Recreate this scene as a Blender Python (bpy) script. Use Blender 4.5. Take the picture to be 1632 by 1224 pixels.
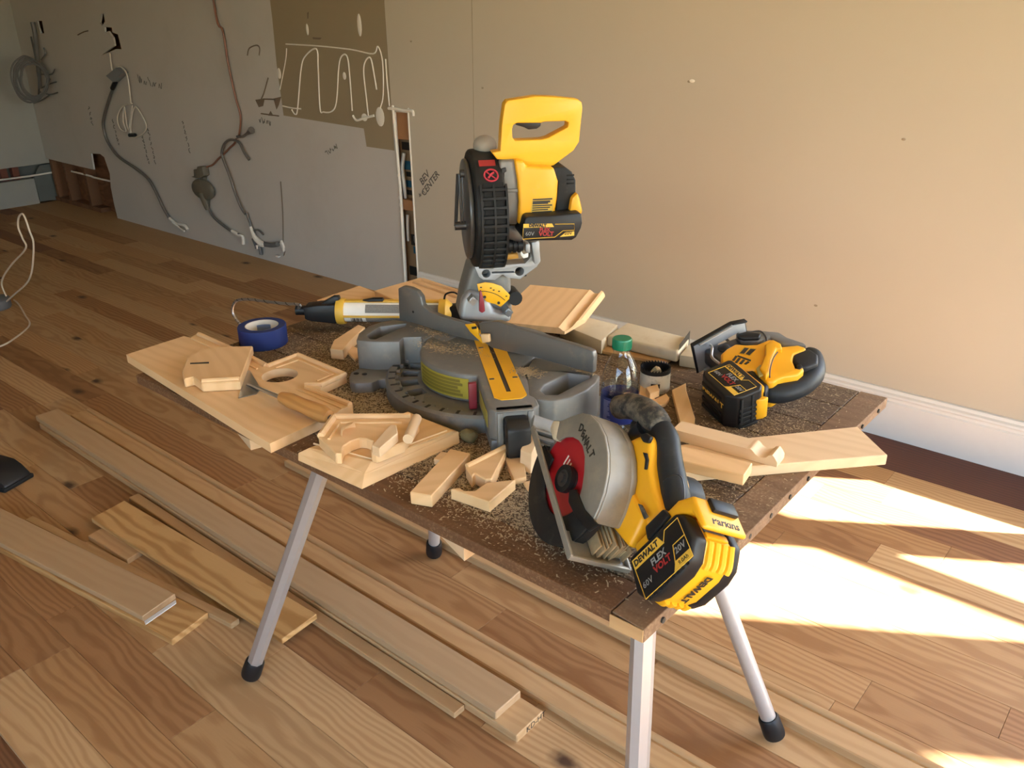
import bpy, bmesh, math, random
from mathutils import Vector, Matrix
from mathutils.geometry import tessellate_polygon
random.seed(7)
for o in list(bpy.data.objects): bpy.data.objects.remove(o)
SC = bpy.context.scene
COL = SC.collection
PI = math.pi
# ------------------------------------------------------------------ camera, sky, sun, exposure
cam = bpy.data.cameras.new('camera'); camo = bpy.data.objects.new('camera', cam); COL.objects.link(camo)
cam.sensor_fit = 'HORIZONTAL'; cam.sensor_width = 36.0; cam.lens = 36.0*1353/1632; cam.clip_start = .02
CR = [[0.761729, -0.252706, 0.596581], [0.647763, 0.315716, -0.693344], [-0.013138, 0.914583, 0.404184]]
camo.matrix_world = Matrix(((*CR[0],0),(*CR[1],0),(*CR[2],1.45),(0,0,0,1)))
SC.camera = camo
SUN_EL = math.radians(38)
SUN_DIR = Vector((-.8526*math.cos(SUN_EL), -.5225*math.cos(SUN_EL), -math.sin(SUN_EL)))   # travel direction of the light
wd = bpy.data.worlds.new('sky'); SC.world = wd; wd.use_nodes = True
nt = wd.node_tree; nt.nodes.clear()
wo = nt.nodes.new('ShaderNodeOutputWorld'); wb = nt.nodes.new('ShaderNodeBackground'); st = nt.nodes.new('ShaderNodeTexSky')
st.sky_type = 'NISHITA'; st.sun_disc = False; st.sun_elevation = SUN_EL
st.sun_rotation = math.atan2(.8526, .5225)
nt.links.new(st.outputs[0], wb.inputs[0]); nt.links.new(wb.outputs[0], wo.inputs[0])
wb.inputs[1].default_value = .95
sl = bpy.data.lights.new('sun', 'SUN'); so = bpy.data.objects.new('sun', sl); COL.objects.link(so)
sl.energy = 50; sl.angle = math.radians(.9); sl.color = (1, .95, .88)
so.rotation_euler = (-SUN_DIR).to_track_quat('Z', 'Y').to_euler(); so.location = (6, 8, 8)
def portal(name, loc, rot, sx, sy):
    l = bpy.data.lights.new(name, 'AREA'); l.shape = 'RECTANGLE'; l.size = sx; l.size_y = sy
    o = bpy.data.objects.new(name, l); COL.objects.link(o); o.location = loc; o.rotation_euler = rot
    l.cycles.is_portal = True
VS = SC.view_settings
SC.display_settings.display_device = 'sRGB'; VS.view_transform = 'Standard'; VS.look = 'None'; VS.gamma = 1; VS.use_curve_mapping = False
VS.exposure = 1.15
SC.cycles.use_denoising = True
SC.cycles.max_bounces = 12; SC.cycles.diffuse_bounces = 6; SC.cycles.transparent_max_bounces = 16
SC.cycles.caustics_reflective = False; SC.cycles.caustics_refractive = False
SC.cycles.sample_clamp_indirect = 8

# ------------------------------------------------------------------ object helpers
def tag(o, label=None, cat=None, group=None, kind=None):
    if label: o['label'] = label
    if cat: o['category'] = cat
    if group: o['group'] = group
    if kind: o['kind'] = kind
    return o
def root(name, label, cat, mat=None, loc=None, group=None, kind=None):
    o = bpy.data.objects.new(name, None); COL.objects.link(o); o.empty_display_size = .05
    if mat is not None: o.matrix_world = mat
    elif loc is not None: o.location = loc
    return tag(o, label, cat, group, kind)
def obj(name, bm, m, parent=None, loc=None, rz=0, smooth=True, ang=38):
    bmesh.ops.recalc_face_normals(bm, faces=bm.faces[:])
    me = bpy.data.meshes.new(name)
    if loc is not None and parent is None:
        bm.transform(Matrix.Rotation(-rz, 4, 'Z') @ Matrix.Translation(-Vector(loc)))
    bm.to_mesh(me); bm.free()
    if smooth:
        me.polygons.foreach_set('use_smooth', [True]*len(me.polygons))
        me.set_sharp_from_angle(angle=math.radians(ang))
    o = bpy.data.objects.new(name, me); COL.objects.link(o)
    ms = m if isinstance(m, (list, tuple)) else [m]
    for x in ms: me.materials.append(x)
    if parent is not None: o.parent = parent
    elif loc is not None: o.location = loc; o.rotation_euler.z = rz
    return o
def B(): return bmesh.new()
def bevel(bm, faces_or_edges=None, w=.002, seg=2, ang=30):
    es = faces_or_edges if faces_or_edges is not None else bm.edges[:]
    es = [e for e in es if len(e.link_faces) == 2 and e.calc_face_angle(0) > math.radians(ang)]
    if es: bmesh.ops.bevel(bm, geom=es, offset=w, segments=seg, affect='EDGES', clamp_overlap=True, profile=.5)
    return bm
def box(bm, lo, hi, bev=0, seg=2, M=None):
    b = B()
    vs = [b.verts.new((x, y, z)) for x in (lo[0], hi[0]) for y in (lo[1], hi[1]) for z in (lo[2], hi[2])]
    for f in ((0,1,3,2),(4,6,7,5),(0,4,5,1),(2,3,7,6),(0,2,6,4),(1,5,7,3)): b.faces.new([vs[i] for i in f])
    bmesh.ops.recalc_face_normals(b, faces=b.faces[:])
    if bev: bevel(b, None, bev, seg)
    return join(bm, b, M)
def join(bm, b, M=None):
    if M is not None: b.transform(M)
    me = bpy.data.meshes.new('tmp'); b.to_mesh(me); b.free(); bm.from_mesh(me); bpy.data.meshes.remove(me)
    return bm
def mk(axis, p, c):
    u, v = p
    return (c, u, v) if axis == 'x' else (u, c, v) if axis == 'y' else (u, v, c)
def pick(axis, p):
    if len(p) == 2: return tuple(p)
    return (p[1], p[2]) if axis == 'x' else (p[0], p[2]) if axis == 'y' else (p[0], p[1])
def prism(bm, pts, axis, lo, hi, holes=(), bev=0, seg=2, ang=30, M=None):
    """A polygon (2-D, or 3-D of which the two other axes count) drawn out along an axis; holes go through."""
    b = B()
    loops = [[pick(axis, p) for p in pts]] + [[pick(axis, p) for p in h] for h in holes]
    lov = [[b.verts.new(mk(axis, p, lo)) for p in L] for L in loops]
    hiv = [[b.verts.new(mk(axis, p, hi)) for p in L] for L in loops]
    if not holes:
        b.faces.new(lov[0]); b.faces.new(hiv[0])
    else:
        fl = [v for L in lov for v in L]; fh = [v for L in hiv for v in L]
        for t in tessellate_polygon([[Vector((p[0], p[1], 0)) for p in L] for L in loops]):
            try:
                b.faces.new([fl[i] for i in t]); b.faces.new([fh[i] for i in t])
            except ValueError: pass
    for a, c in zip(lov, hiv):
        n = len(a)
        for i in range(n): b.faces.new((a[i], a[(i+1) % n], c[(i+1) % n], c[i]))
    bmesh.ops.recalc_face_normals(b, faces=b.faces[:])
    if bev: bevel(b, None, bev, seg, ang)
    return join(bm, b, M)
def loft(bm, lower, upper, bev=0, M=None):
    """A solid between two polygons of the same number of 3-D points."""
    b = B()
    a = [b.verts.new(p) for p in lower]; c = [b.verts.new(p) for p in upper]; n = len(a)
    b.faces.new(a); b.faces.new(c)
    for i in range(n): b.faces.new((a[i], a[(i+1) % n], c[(i+1) % n], c[i]))
    bmesh.ops.recalc_face_normals(b, faces=b.faces[:])
    if bev: bevel(b, None, bev, 2)
    return join(bm, b, M)
def lathe(bm, prof, n=32, c=(0,0,0), axis='z', arc=(0, 2*PI), caps=False, M=None):
    b = B(); full = abs(arc[1]-arc[0]-2*PI) < 1e-6; k = n if full else n+1
    rings = []
    for r, h in prof:
        if r < 1e-6: rings.append([b.verts.new((0, 0, h))]); continue
        rings.append([b.verts.new((r*math.cos(arc[0]+(arc[1]-arc[0])*i/n), r*math.sin(arc[0]+(arc[1]-arc[0])*i/n), h)) for i in range(k)])
    for p, q in zip(rings, rings[1:]):
        for i in range(n if full else n):
            j = (i+1) % k
            if len(p) == 1 and len(q) == 1: continue
            if len(p) == 1: b.faces.new((p[0], q[i], q[j]))
            elif len(q) == 1: b.faces.new((p[i], p[j], q[0]))
            else: b.faces.new((p[i], p[j], q[j], q[i]))
    R_ = {'z': Matrix.Identity(4), 'x': Matrix.Rotation(PI/2, 4, 'Y'), 'y': Matrix.Rotation(-PI/2, 4, 'X')}[axis]
    b.transform(Matrix.Translation(c) @ R_)
    return join(bm, b, M)
def cyl(bm, p, q, r, n=20, r2=None, M=None):
    p, q = Vector(p), Vector(q); d = q-p; b = B(); r2 = r if r2 is None else r2
    bmesh.ops.create_cone(b, cap_ends=True, segments=n, radius1=r, radius2=r2, depth=d.length)
    b.transform(Matrix.Translation((p+q)/2) @ d.to_track_quat('Z', 'Y').to_matrix().to_4x4())
    return join(bm, b, M)
def smoothpath(pts, k=6):
    P = [Vector(p) for p in pts]; out = []
    for i in range(len(P)-1):
        a, b_, c, d = P[max(i-1,0)], P[i], P[i+1], P[min(i+2,len(P)-1)]
        for j in range(k):
            t = j/k
            out.append(.5*((2*b_)+(c-a)*t+(2*a-5*b_+4*c-d)*t*t+(3*b_-a-3*c+d)*t**3))
    return out+[P[-1]]
def tube(bm, pts, r, n=8, k=6, M=None, flat=1.0):
    """A tube along a smooth path; r may be one radius or one per given point."""
    P = smoothpath(pts, k) if k > 1 else [Vector(p) for p in pts]
    m = len(pts)
    def rad(i):
        if not isinstance(r, (list, tuple)): return r
        t = i/(len(P)-1)*(m-1); j = min(int(t), m-2); return r[j]+(r[j+1]-r[j])*(t-j)
    b = B(); rings = []; up = None
    for i, p in enumerate(P):
        t = (P[min(i+1,len(P)-1)]-P[max(i-1,0)])
        if t.length < 1e-9: t = Vector((0,0,1))
        t.normalize()
        if up is None: up = t.orthogonal().normalized()
        up = (up-t*up.dot(t)); up = up.normalized() if up.length > 1e-6 else t.orthogonal().normalized()
        s = t.cross(up); rr = rad(i)
        rings.append([b.verts.new(p+rr*(math.cos(2*PI*j/n)*up+math.sin(2*PI*j/n)*s*flat)) for j in range(n)])
    for a, c in zip(rings, rings[1:]):
        for j in range(n): b.faces.new((a[j], a[(j+1) % n], c[(j+1) % n], c[j]))
    b.faces.new(rings[0]); b.faces.new(rings[-1])
    return join(bm, b, M)
def ball(bm, c, r, n=16, s=(1,1,1), M=None):
    b = B(); bmesh.ops.create_uvsphere(b, u_segments=n, v_segments=n//2+2, radius=r)
    b.transform(Matrix.Translation(c) @ Matrix.Diagonal((*s, 1)))
    return join(bm, b, M)
def text(name, s, size, at, xd, yd, m, parent, shear=0, bold=0, align='CENTER'):
    c = bpy.data.curves.new(name, 'FONT'); c.body = s; c.size = size; c.align_x = align; c.align_y = 'CENTER'
    c.extrude = .0002; c.offset = bold; c.shear = shear; c.resolution_u = 2
    tmp = bpy.data.objects.new('tmp', c); COL.objects.link(tmp); bpy.context.view_layer.update()
    me = bpy.data.meshes.new_from_object(tmp.evaluated_get(bpy.context.evaluated_depsgraph_get()))
    bpy.data.objects.remove(tmp); bpy.data.curves.remove(c); me.name = name; me.materials.clear(); me.materials.append(m)
    o = bpy.data.objects.new(name, me); COL.objects.link(o)
    x = Vector(xd).normalized(); z = x.cross(Vector(yd)).normalized(); y = z.cross(x)
    me.transform(Matrix(((x.x,y.x,z.x,at[0]),(x.y,y.y,z.y,at[1]),(x.z,y.z,z.z,at[2]),(0,0,0,1))))
    o.parent = parent
    return o

# ------------------------------------------------------------------ materials
class N:
    def __init__(s, name):
        s.m = bpy.data.materials.new(name); s.m.use_nodes = True; s.t = s.m.node_tree; s.t.nodes.clear()
        s.out = s.t.nodes.new('ShaderNodeOutputMaterial')
    def n(s, kind, **kw):
        x = s.t.nodes.new('ShaderNode'+kind)
        for k, v in kw.items():
            if k.startswith('i_'): x.inputs[k[2:].replace('_', ' ')].default_value = v
            else: setattr(x, k, v)
        return x
    def l(s, a, b): s.t.links.new(a, b)
    def math(s, op, a, b=None, c=None):
        x = s.n('Math', operation=op)
        for i, v in enumerate((a, b, c)):
            if v is None: continue
            if isinstance(v, (int, float)): x.inputs[i].default_value = v
            else: s.l(v, x.inputs[i])
        return x.outputs[0]
    def mix(s, f, a, b, mode='MIX'):
        x = s.n('Mix', data_type='RGBA', blend_type=mode)
        for i, v in ((0, f), (6, a), (7, b)):
            if isinstance(v, (int, float)): x.inputs[i].default_value = v
            elif isinstance(v, tuple): x.inputs[i].default_value = (*v, 1) if len(v) == 3 else v
            else: s.l(v, x.inputs[i])
        return x.outputs[2]
    def ramp(s, f, stops, interp='LINEAR'):
        x = s.n('ValToRGB'); x.color_ramp.interpolation = interp
        e = x.color_ramp.elements
        while len(e) < len(stops): e.new(.5)
        for el, (p, c) in zip(e, stops): el.position = p; el.color = (*c, 1) if len(c) == 3 else c
        s.l(f, x.inputs[0]); return x.outputs[0]
    def coord(s, scale=(1,1,1), offset=None, which='Object'):
        tc = s.n('TexCoord'); mp = s.n('Mapping'); mp.inputs['Scale'].default_value = scale
        s.l(tc.outputs[which], mp.inputs[0])
        if offset is not None: s.l(offset, mp.inputs['Location'])
        return mp.outputs[0]
    def noise(s, vec, scale, detail=3, rough=.55, dist=0):
        x = s.n('TexNoise'); x.inputs['Scale'].default_value = scale; x.inputs['Detail'].default_value = detail
        x.inputs['Roughness'].default_value = rough; x.inputs['Distortion'].default_value = dist
        s.l(vec, x.inputs['Vector']); return x.outputs[0]
    def bsdf(s, col, rough=.5, metal=0, spec=.5, bump=None, bstr=.2, bdist=.001):
        p = s.n('BsdfPrincipled')
        for k, v in (('Base Color', col), ('Roughness', rough), ('Metallic', metal), ('Specular IOR Level', spec)):
            if isinstance(v, (int, float)): p.inputs[k].default_value = v
            elif isinstance(v, tuple): p.inputs[k].default_value = (*v, 1)
            else: s.l(v, p.inputs[k])
        if bump is not None:
            b = s.n('Bump'); b.inputs['Strength'].default_value = bstr; b.inputs['Distance'].default_value = bdist
            s.l(bump, b.inputs['Height']); s.l(b.outputs[0], p.inputs['Normal'])
        s.l(p.outputs[0], s.out.inputs[0]); return p
def plain(name, col, rough=.5, metal=0, spec=.5, var=.12, scale=30, dirt=None, dirt_amt=.0, dirt_scale=18, bump=0):
    s = N(name); v = s.coord()
    nz = s.noise(v, scale, 4)
    c = s.mix(nz, tuple(x*(1-var) for x in col), tuple(min(1, x*(1+var)) for x in col))
    if dirt:
        d = s.noise(v, dirt_scale, 6, .7)
        lo = .62-.3*dirt_amt
        c = s.mix(s.ramp(d, [(lo, (0,0,0)), (lo+.16, (dirt_amt,)*3)]), c, dirt)
    s.bsdf(c, rough, metal, spec, bump=nz if bump else None, bstr=bump)
    return s.m
def wood(name, light, dark, ring=34, stretch=.05, rough=.6, contrast=1.0, vary=.15, knots=0, palette=None, fuzz=.12, centre=.05):
    """Sawn wood: growth rings about the local x axis, each object with its own cut."""
    s = N(name)
    oi = s.n('ObjectInfo'); rnd = oi.outputs['Random']
    r2 = s.math('FRACT', s.math('MULTIPLY', rnd, 17.31)); r3 = s.math('FRACT', s.math('MULTIPLY', rnd, 71.7))
    off = s.n('CombineXYZ'); s.l(s.math('MULTIPLY', rnd, 31), off.inputs[0])
    s.l(s.math('MULTIPLY', s.math('SUBTRACT', r2, .5), .16), off.inputs[1])
    s.l(s.math('MULTIPLY_ADD', r3, -.10, -centre*.3), off.inputs[2])
    tc = s.n('TexCoord'); add = s.n('VectorMath', operation='ADD'); s.l(tc.outputs['Object'], add.inputs[0]); s.l(off.outputs[0], add.inputs[1])
    mp = s.n('Mapping'); mp.inputs['Scale'].default_value = (stretch, 1, 1); s.l(add.outputs[0], mp.inputs[0])
    wob = s.n('TexNoise'); wob.inputs['Scale'].default_value = 9; wob.inputs['Detail'].default_value = 2
    mp2 = s.n('Mapping'); mp2.inputs['Scale'].default_value = (.35, 1, 1); s.l(add.outputs[0], mp2.inputs[0]); s.l(mp2.outputs[0], wob.inputs['Vector'])
    wv = s.n('VectorMath', operation='SCALE'); wv.inputs['Scale'].default_value = .055
    sub = s.n('VectorMath', operation='SUBTRACT'); s.l(wob.outputs['Color'], sub.inputs[0]); sub.inputs[1].default_value = (.5,.5,.5)
    s.l(sub.outputs[0], wv.inputs[0])
    ad2 = s.n('VectorMath', operation='ADD'); s.l(mp.outputs[0], ad2.inputs[0]); s.l(wv.outputs[0], ad2.inputs[1])
    w = s.n('TexWave', wave_type='RINGS', rings_direction='X', wave_profile='SIN')
    w.inputs['Scale'].default_value = ring; w.inputs['Distortion'].default_value = 1.2; w.inputs['Detail'].default_value = 2; w.inputs['Detail Scale'].default_value = 6
    s.l(ad2.outputs[0], w.inputs['Vector'])
    fib = s.noise(s.coord((6, 260, 260)), 1, 3, .6)
    g = s.ramp(w.outputs[1], [(.25, (0,)*3), (.95, (1,)*3)])
    if palette:
        pr = s.ramp(rnd, [(p, c) for p, c, _ in palette], 'CONSTANT'); pd = s.ramp(rnd, [(p, c) for p, _, c in palette], 'CONSTANT')
        pv = s.noise(s.coord((.8, 6, 6), off.outputs[0]), 1.6, 2)
        light_, dark_ = s.mix(s.math('MULTIPLY', pv, .3), pr, pd), pd
    else: light_, dark_ = light, dark
    c = s.mix(s.math('MULTIPLY', g, .55*contrast), light_, dark_)
    c = s.mix(s.math('MULTIPLY', fib, fuzz), c, dark_)
    hv = s.n('HueSaturation'); s.l(c, hv.inputs['Color']); s.l(s.math('MULTIPLY_ADD', r2, 2*vary, 1-vary), hv.inputs['Value'])
    c = hv.outputs[0]
    if knots:
        vo = s.n('TexVoronoi', voronoi_dimensions='2D'); vo.inputs['Scale'].default_value = 1
        kc = s.n('VectorMath', operation='ADD'); s.l(tc.outputs['Object'], kc.inputs[0])
        ko = s.n('CombineXYZ'); s.l(s.math('MULTIPLY', rnd, 91), ko.inputs[0]); s.l(s.math('MULTIPLY', r2, 57), ko.inputs[1]); s.l(ko.outputs[0], kc.inputs[1])
        km = s.n('Mapping'); km.inputs['Scale'].default_value = (2.0, 3.6, 1); s.l(kc.outputs[0], km.inputs[0])
        kd = s.n('VectorMath', operation='ADD'); kn = s.n('TexNoise'); kn.inputs['Scale'].default_value = 40; s.l(tc.outputs['Object'], kn.inputs['Vector'])
        ks = s.n('VectorMath', operation='SCALE'); ks.inputs['Scale'].default_value = .05; s.l(kn.outputs['Color'], ks.inputs[0])
        s.l(km.outputs[0], kd.inputs[0]); s.l(ks.outputs[0], kd.inputs[1]); s.l(kd.outputs[0], vo.inputs['Vector'])
        sep = s.n('SeparateColor'); s.l(vo.outputs['Color'], sep.inputs[0])
        on = s.math('LESS_THAN', sep.outputs[0], knots)
        kf = s.ramp(vo.outputs['Distance'], [(.025, (1,)*3), (.05, (.65,)*3), (.1, (0,)*3)])
        c = s.mix(s.math('MULTIPLY', kf, on), c, (.075, .04, .022))
    s.bsdf(c, rough, 0, .35, bump=w.outputs[1], bstr=.08, bdist=.0006)
    return s.m
def thin_clear(name, tint=(1,1,1), rough=.02, amount=1.0):
    s = N(name); lw = s.n('LayerWeight'); lw.inputs[0].default_value = .5
    f = s.math('MULTIPLY_ADD', s.math('POWER', lw.outputs['Facing'], 5), .9, .04)
    t = s.n('BsdfTransparent'); t.inputs[0].default_value = (*tint, 1); g = s.n('BsdfGlossy'); g.inputs['Roughness'].default_value = rough
    mx = s.n('MixShader'); s.l(s.math('MULTIPLY', f, amount), mx.inputs[0]); s.l(t.outputs[0], mx.inputs[1]); s.l(g.outputs[0], mx.inputs[2])
    s.l(mx.outputs[0], s.out.inputs[0]); return s.m
DUST = (.46, .36, .23)
YEL = plain('tool yellow', (.78, .37, .012), .42, var=.04, dirt=DUST, dirt_amt=.12, dirt_scale=30)
YEL2 = plain('handle yellow', (.80, .40, .012), .38, var=.03)
BLK = plain('black rubber', (.011, .0115, .012), .6, spec=.3, var=.3, dirt=(.10, .085, .065), dirt_amt=.25, dirt_scale=40)
BLKD = plain('dusty black rubber', (.032, .031, .030), .75, spec=.3, var=.3, dirt=(.22, .18, .13), dirt_amt=.6, dirt_scale=45)
BLKP = plain('black plastic', (.010, .010, .011), .45, spec=.35, var=.2)
NAVY = plain('dark blue black grip', (.012, .0155, .020), .5, spec=.35, var=.25, dirt=(.08,.075,.07), dirt_amt=.2, dirt_scale=60)
CAST = plain('cast aluminium grey', (.175, .170, .160), .5, .25, var=.08, scale=60, dirt=(.36,.30,.22), dirt_amt=.28, dirt_scale=26)
CAST2 = plain('pale cast aluminium', (.36, .365, .37), .45, .35, var=.08, dirt=DUST, dirt_amt=.18, dirt_scale=30)
FENCE = plain('dull fence metal', (.165, .160, .152), .42, .45, var=.18, scale=8, dirt=DUST, dirt_amt=.25, dirt_scale=14)
SILV = plain('silver guard', (.285, .268, .235), .48, .45, var=.14, scale=45, dirt=(.42,.36,.27), dirt_amt=.4, dirt_scale=24)
STEEL = plain('steel', (.45, .45, .46), .3, .9, var=.1)
DSTEEL = plain('dark steel', (.09, .09, .095), .4, .8, var=.2)
RED = plain('red blade paint', (.36, .012, .018), .35, var=.15, scale=60)
DRED = plain('red plastic', (.22, .02, .03), .5)
PRNT = plain('dark print', (.02, .018, .014), .6)
PRED = plain('red print', (.30, .02, .02), .6)
PGRY = plain('grey print', (.25, .25, .25), .6)
YLAB = plain('yellow label', (.70, .42, .05), .5)
ALU = plain('brushed aluminium leg', (.62, .64, .67), .34, .75, var=.04, scale=60)
ALU2 = plain('round aluminium leg', (.56, .55, .54), .42, .6, var=.05, scale=60)
WHITE = plain('white paint', (.66, .65, .625), .5, var=.03)
WHT2 = plain('white label', (.80, .79, .74), .5, var=.05)
PINE = wood('fresh pine', (.76, .515, .28), (.62, .38, .175), ring=11, contrast=.6, vary=.06, fuzz=.08)
PINE2 = wood('pale poplar', (.72, .53, .33), (.60, .41, .235), ring=13, contrast=.6, vary=.06, fuzz=.12)
LUMB = wood('stacked lumber', (.52, .335, .165), (.38, .22, .095), ring=16, contrast=.7, vary=.08, fuzz=.2)
LUMG = wood('weathered lumber', (.47, .315, .17), (.38, .235, .115), ring=14, contrast=.5, vary=.06, fuzz=.25)
KNOT = wood('strong grain pine', (.58, .35, .14), (.36, .175, .05), ring=15, stretch=.12, contrast=1.3, vary=.05, knots=.35)

BEIGE = plain('beige wall paint', (.485, .44, .355), .6, spec=.3, var=.025, scale=2.5)
DRYW = plain('primed drywall', (.50, .475, .44), .7, spec=.25, var=.05, scale=2, dirt=(.42,.385,.34), dirt_amt=.3, dirt_scale=1.6)
TANP = plain('old tan paint', (.285, .23, .15), .65, spec=.25, var=.05, scale=3)
GREYP = plain('greenish grey wall', (.35, .35, .32), .7, spec=.25, var=.10, scale=3)
CEIL = plain('ceiling white', (.78, .76, .72), .8, spec=.2, var=.02)
DARKW = wood('old framing wood', (.20, .095, .045), (.10, .045, .02), ring=30, vary=.2)
KRAFT = plain('kraft paper', (.30, .19, .10), .7, var=.15, scale=12)
SLATE = plain('slate grey board', (.125, .135, .125), .7, var=.25, scale=9)
CAULK = plain('white caulk', (.74, .71, .64), .6, var=.05)
INK = plain('pencil marks', (.10, .09, .08), .8, var=.05)
BLUP = plain('blue print', (.02, .10, .16), .6)
WY = 3.0
# ---- back wall: beige painted half, with three sash windows beyond the right of the view
WIN = [(-.093, .461), (.729, 1.414), (2.15, 2.72)]
ZS, ZR0, ZR1, ZT = .538, 1.157, 1.292, 2.2
F_ = .05
bm = B()
prism(bm, [(-3.236,0),(3.2,0),(3.2,2.6),(-3.35,2.6),(-3.35,.985),(-3.236,.985)], 'y', WY, WY+.05,
      holes=[[(a-F_,ZS-F_),(b+F_,ZS-F_),(b+F_,ZT+F_),(a-F_,ZT+F_)] for a, b in WIN])
wall_back = tag(obj('wall_back', bm, BEIGE, smooth=False), kind='structure')
GLASSM = thin_clear('window glass', amount=.9)
def window(n, M, a, b, zs, zt, rails, parent=None):
    """A sash window in the plane local y=0, x from a to b of glass."""
    bm = B(); y0, y1 = -.005, .03
    for x in (a-F_, b): box(bm, (x, y0, zs-F_), (x+F_, y1, zt+F_), .003, M=M)
    for z0, z1 in [(zs-F_, zs), (zt, zt+F_)]+rails: box(bm, (a, y0, z0), (b, y1, z1), .002, M=M)
    w = tag(obj('window_%d' % n, bm, WHITE, smooth=False), kind='structure')
    bm = B(); box(bm, (a, .012, zs), (b, .015, zt), M=M); obj('pane', bm, GLASSM, w, smooth=False)
    bm = B()
    for x0, x1, z0, z1 in ((a-F_-.07, a-F_, zs-F_, zt+F_), (b+F_, b+F_+.07, zs-F_, zt+F_), (a-F_-.07, b+F_+.07, zt+F_, zt+F_+.09)):
        box(bm, (x0, -.02, z0), (x1, -.001, z1), .003, M=M)
    obj('casing', bm, WHITE, w, smooth=False)
    bm = B(); box(bm, (a-F_-.08, -.05, zs-F_-.03), (b+F_+.08, -.001, zs-F_), .004, M=M); obj('sill', bm, WHITE, w, smooth=False)
    return w
for i, (a, b) in enumerate(WIN):
    window(i+1, Matrix.Translation((0, WY, 0)), a, b, ZS, ZT, [(ZR0, ZR1)])
    portal('window_light', ((a+b)/2, WY+.06, (ZS+ZT)/2), (-PI/2, 0, 0), b-a+.1, ZT-ZS+.1)
# ---- kitchen half: primed drywall with cut-outs
hole_l = [(-7.4244,3,.3562),(-7.3681,3,.3505),(-6.8471,3,.3473),(-6.8367,3,.471),(-6.6813,3,.4813),(-6.623,3,.4626),(-6.5868,3,.3424),(-6.615,3,.2418),(-6.6158,3,.1001)]
pts = [(-7.7,2.6),(-7.7,hole_l[0][2])]+[(p[0],p[2]) for p in hole_l[1:]]+[(hole_l[-1][0]+.01,0),(-3.335,0),(-3.328,.5),(-3.335,.985),(-3.35,.985),(-3.35,2.6)]
H = [[(-6.2235,3,1.3733),(-6.1176,3,1.3695),(-6.1241,3,1.3397),(-6.051,3,1.3266),(-6.0389,3,1.232),(-6.1139,3,1.2335),(-6.3524,3,1.1873),(-6.2424,3,1.2217),(-6.1292,3,1.2552),(-6.1293,3,1.3058),(-6.1734,3,1.3463),(-6.2322,3,1.3392)],
     [(-6.2802,3,1.4006),(-6.2345,3,1.4546),(-6.2018,3,1.4584),(-6.1995,3,1.4072),(-6.2517,3,1.3801)], [(-7.2808,3,1.4137),(-7.1939,3,1.4135),(-7.2038,3,1.3267),(-7.2607,3,1.3263),(-7.2779,3,1.3641)],
     [(-3.6292,3,1.2771),(-3.566,3,1.3386),(-3.535,3,1.3279),(-3.5657,3,1.2726)], [(-4.4523,3,.132),(-4.4253,3,.113),(-4.4203,3,.0904),(-4.4412,3,.0576),(-4.4629,3,.0569),(-4.445,3,.0864)]]
bm = B(); prism(bm, pts, 'y', WY, WY+.013, holes=H); obj('drywall_panel', bm, DRYW, wall_back, smooth=False)
tp = [(-4.2881,3,1.5113),(-4.2716,3,1.417),(-4.2809,3,1.1873),(-4.2714,3,.9101),(-3.5785,3,.8876),(-3.5675,3,.7961),(-3.4038,3,.7944),(-3.3686,3,1.4969)]
tp[0] = (tp[0][0]+.0, 0, 2.6); tp[-1] = (-3.352, 0, 2.6); tp[-2] = (-3.352, 0, tp[-2][2])
bm = B(); prism(bm, tp, 'y', WY-.0008, WY-.0001); obj('tan_paint_patch', bm, TANP, wall_back, smooth=False)
bm = B(); box(bm, (-8, WY+.10, -.06), (-3.1, WY+.12, 2.6)); obj('sheathing', bm, DARKW, wall_back, smooth=False)
for x in (-7.66, -7.42, -7.06, -6.6, -6.0, -5.4, -4.8, -4.2, -3.6, -3.405, -3.05):
    bm = B(); box(bm, (x-.02, WY+.0135, 0), (x+.02, WY+.1, 2.55), .002); obj('stud', bm, DARKW, wall_back, smooth=False)
bm = B(); box(bm, (-8, WY+.014, -.005), (-6.9, WY+.1, .035), .002); obj('sole_plate', bm, DARKW, wall_back, smooth=False)
# contents of the narrow slot: printed kraft paper, blocking, ragged edges
bm = B(); prism(bm, [(-3.40,0),(-3.10,0),(-3.10,.94),(-3.40,.94)], 'y', WY+.07, WY+.075); obj('kraft_paper', bm, KRAFT, wall_back, smooth=False)
for z0, z1 in ((.85,.99), (.49,.545)):
    bm = B(); box(bm, (-3.38, WY+.02, z0), (-3.12, WY+.069, z1), .003); obj('blocking', bm, plain('blocking wood', (.34,.17,.075), .6) , wall_back, smooth=False)
for z0, z1, m, x0, x1 in ((.79,.83,PRNT,-3.37,-3.15), (.69,.735,BLUP,-3.37,-3.15), (.60,.635,BLUP,-3.37,-3.15), (.655,.68,PRNT,-3.35,-3.15), (.56,.585,PRNT,-3.37,-3.15), (.29,.35,PRNT,-3.345,-3.235), (.245,.285,BLUP,-3.33,-3.25), (.12,.17,PRNT,-3.37,-3.15)):
    bm = B(); box(bm, (x0, WY+.0685, min(z0,z1)), (x1, WY+.0698, max(z0,z1))); obj('printed_band', bm, m, wall_back, smooth=False)
text('lettering', 'UR', .06, (-3.285, WY+.067, .32), (1,0,0), (0,0,1), PGRY, wall_back)
bm = B()
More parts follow.
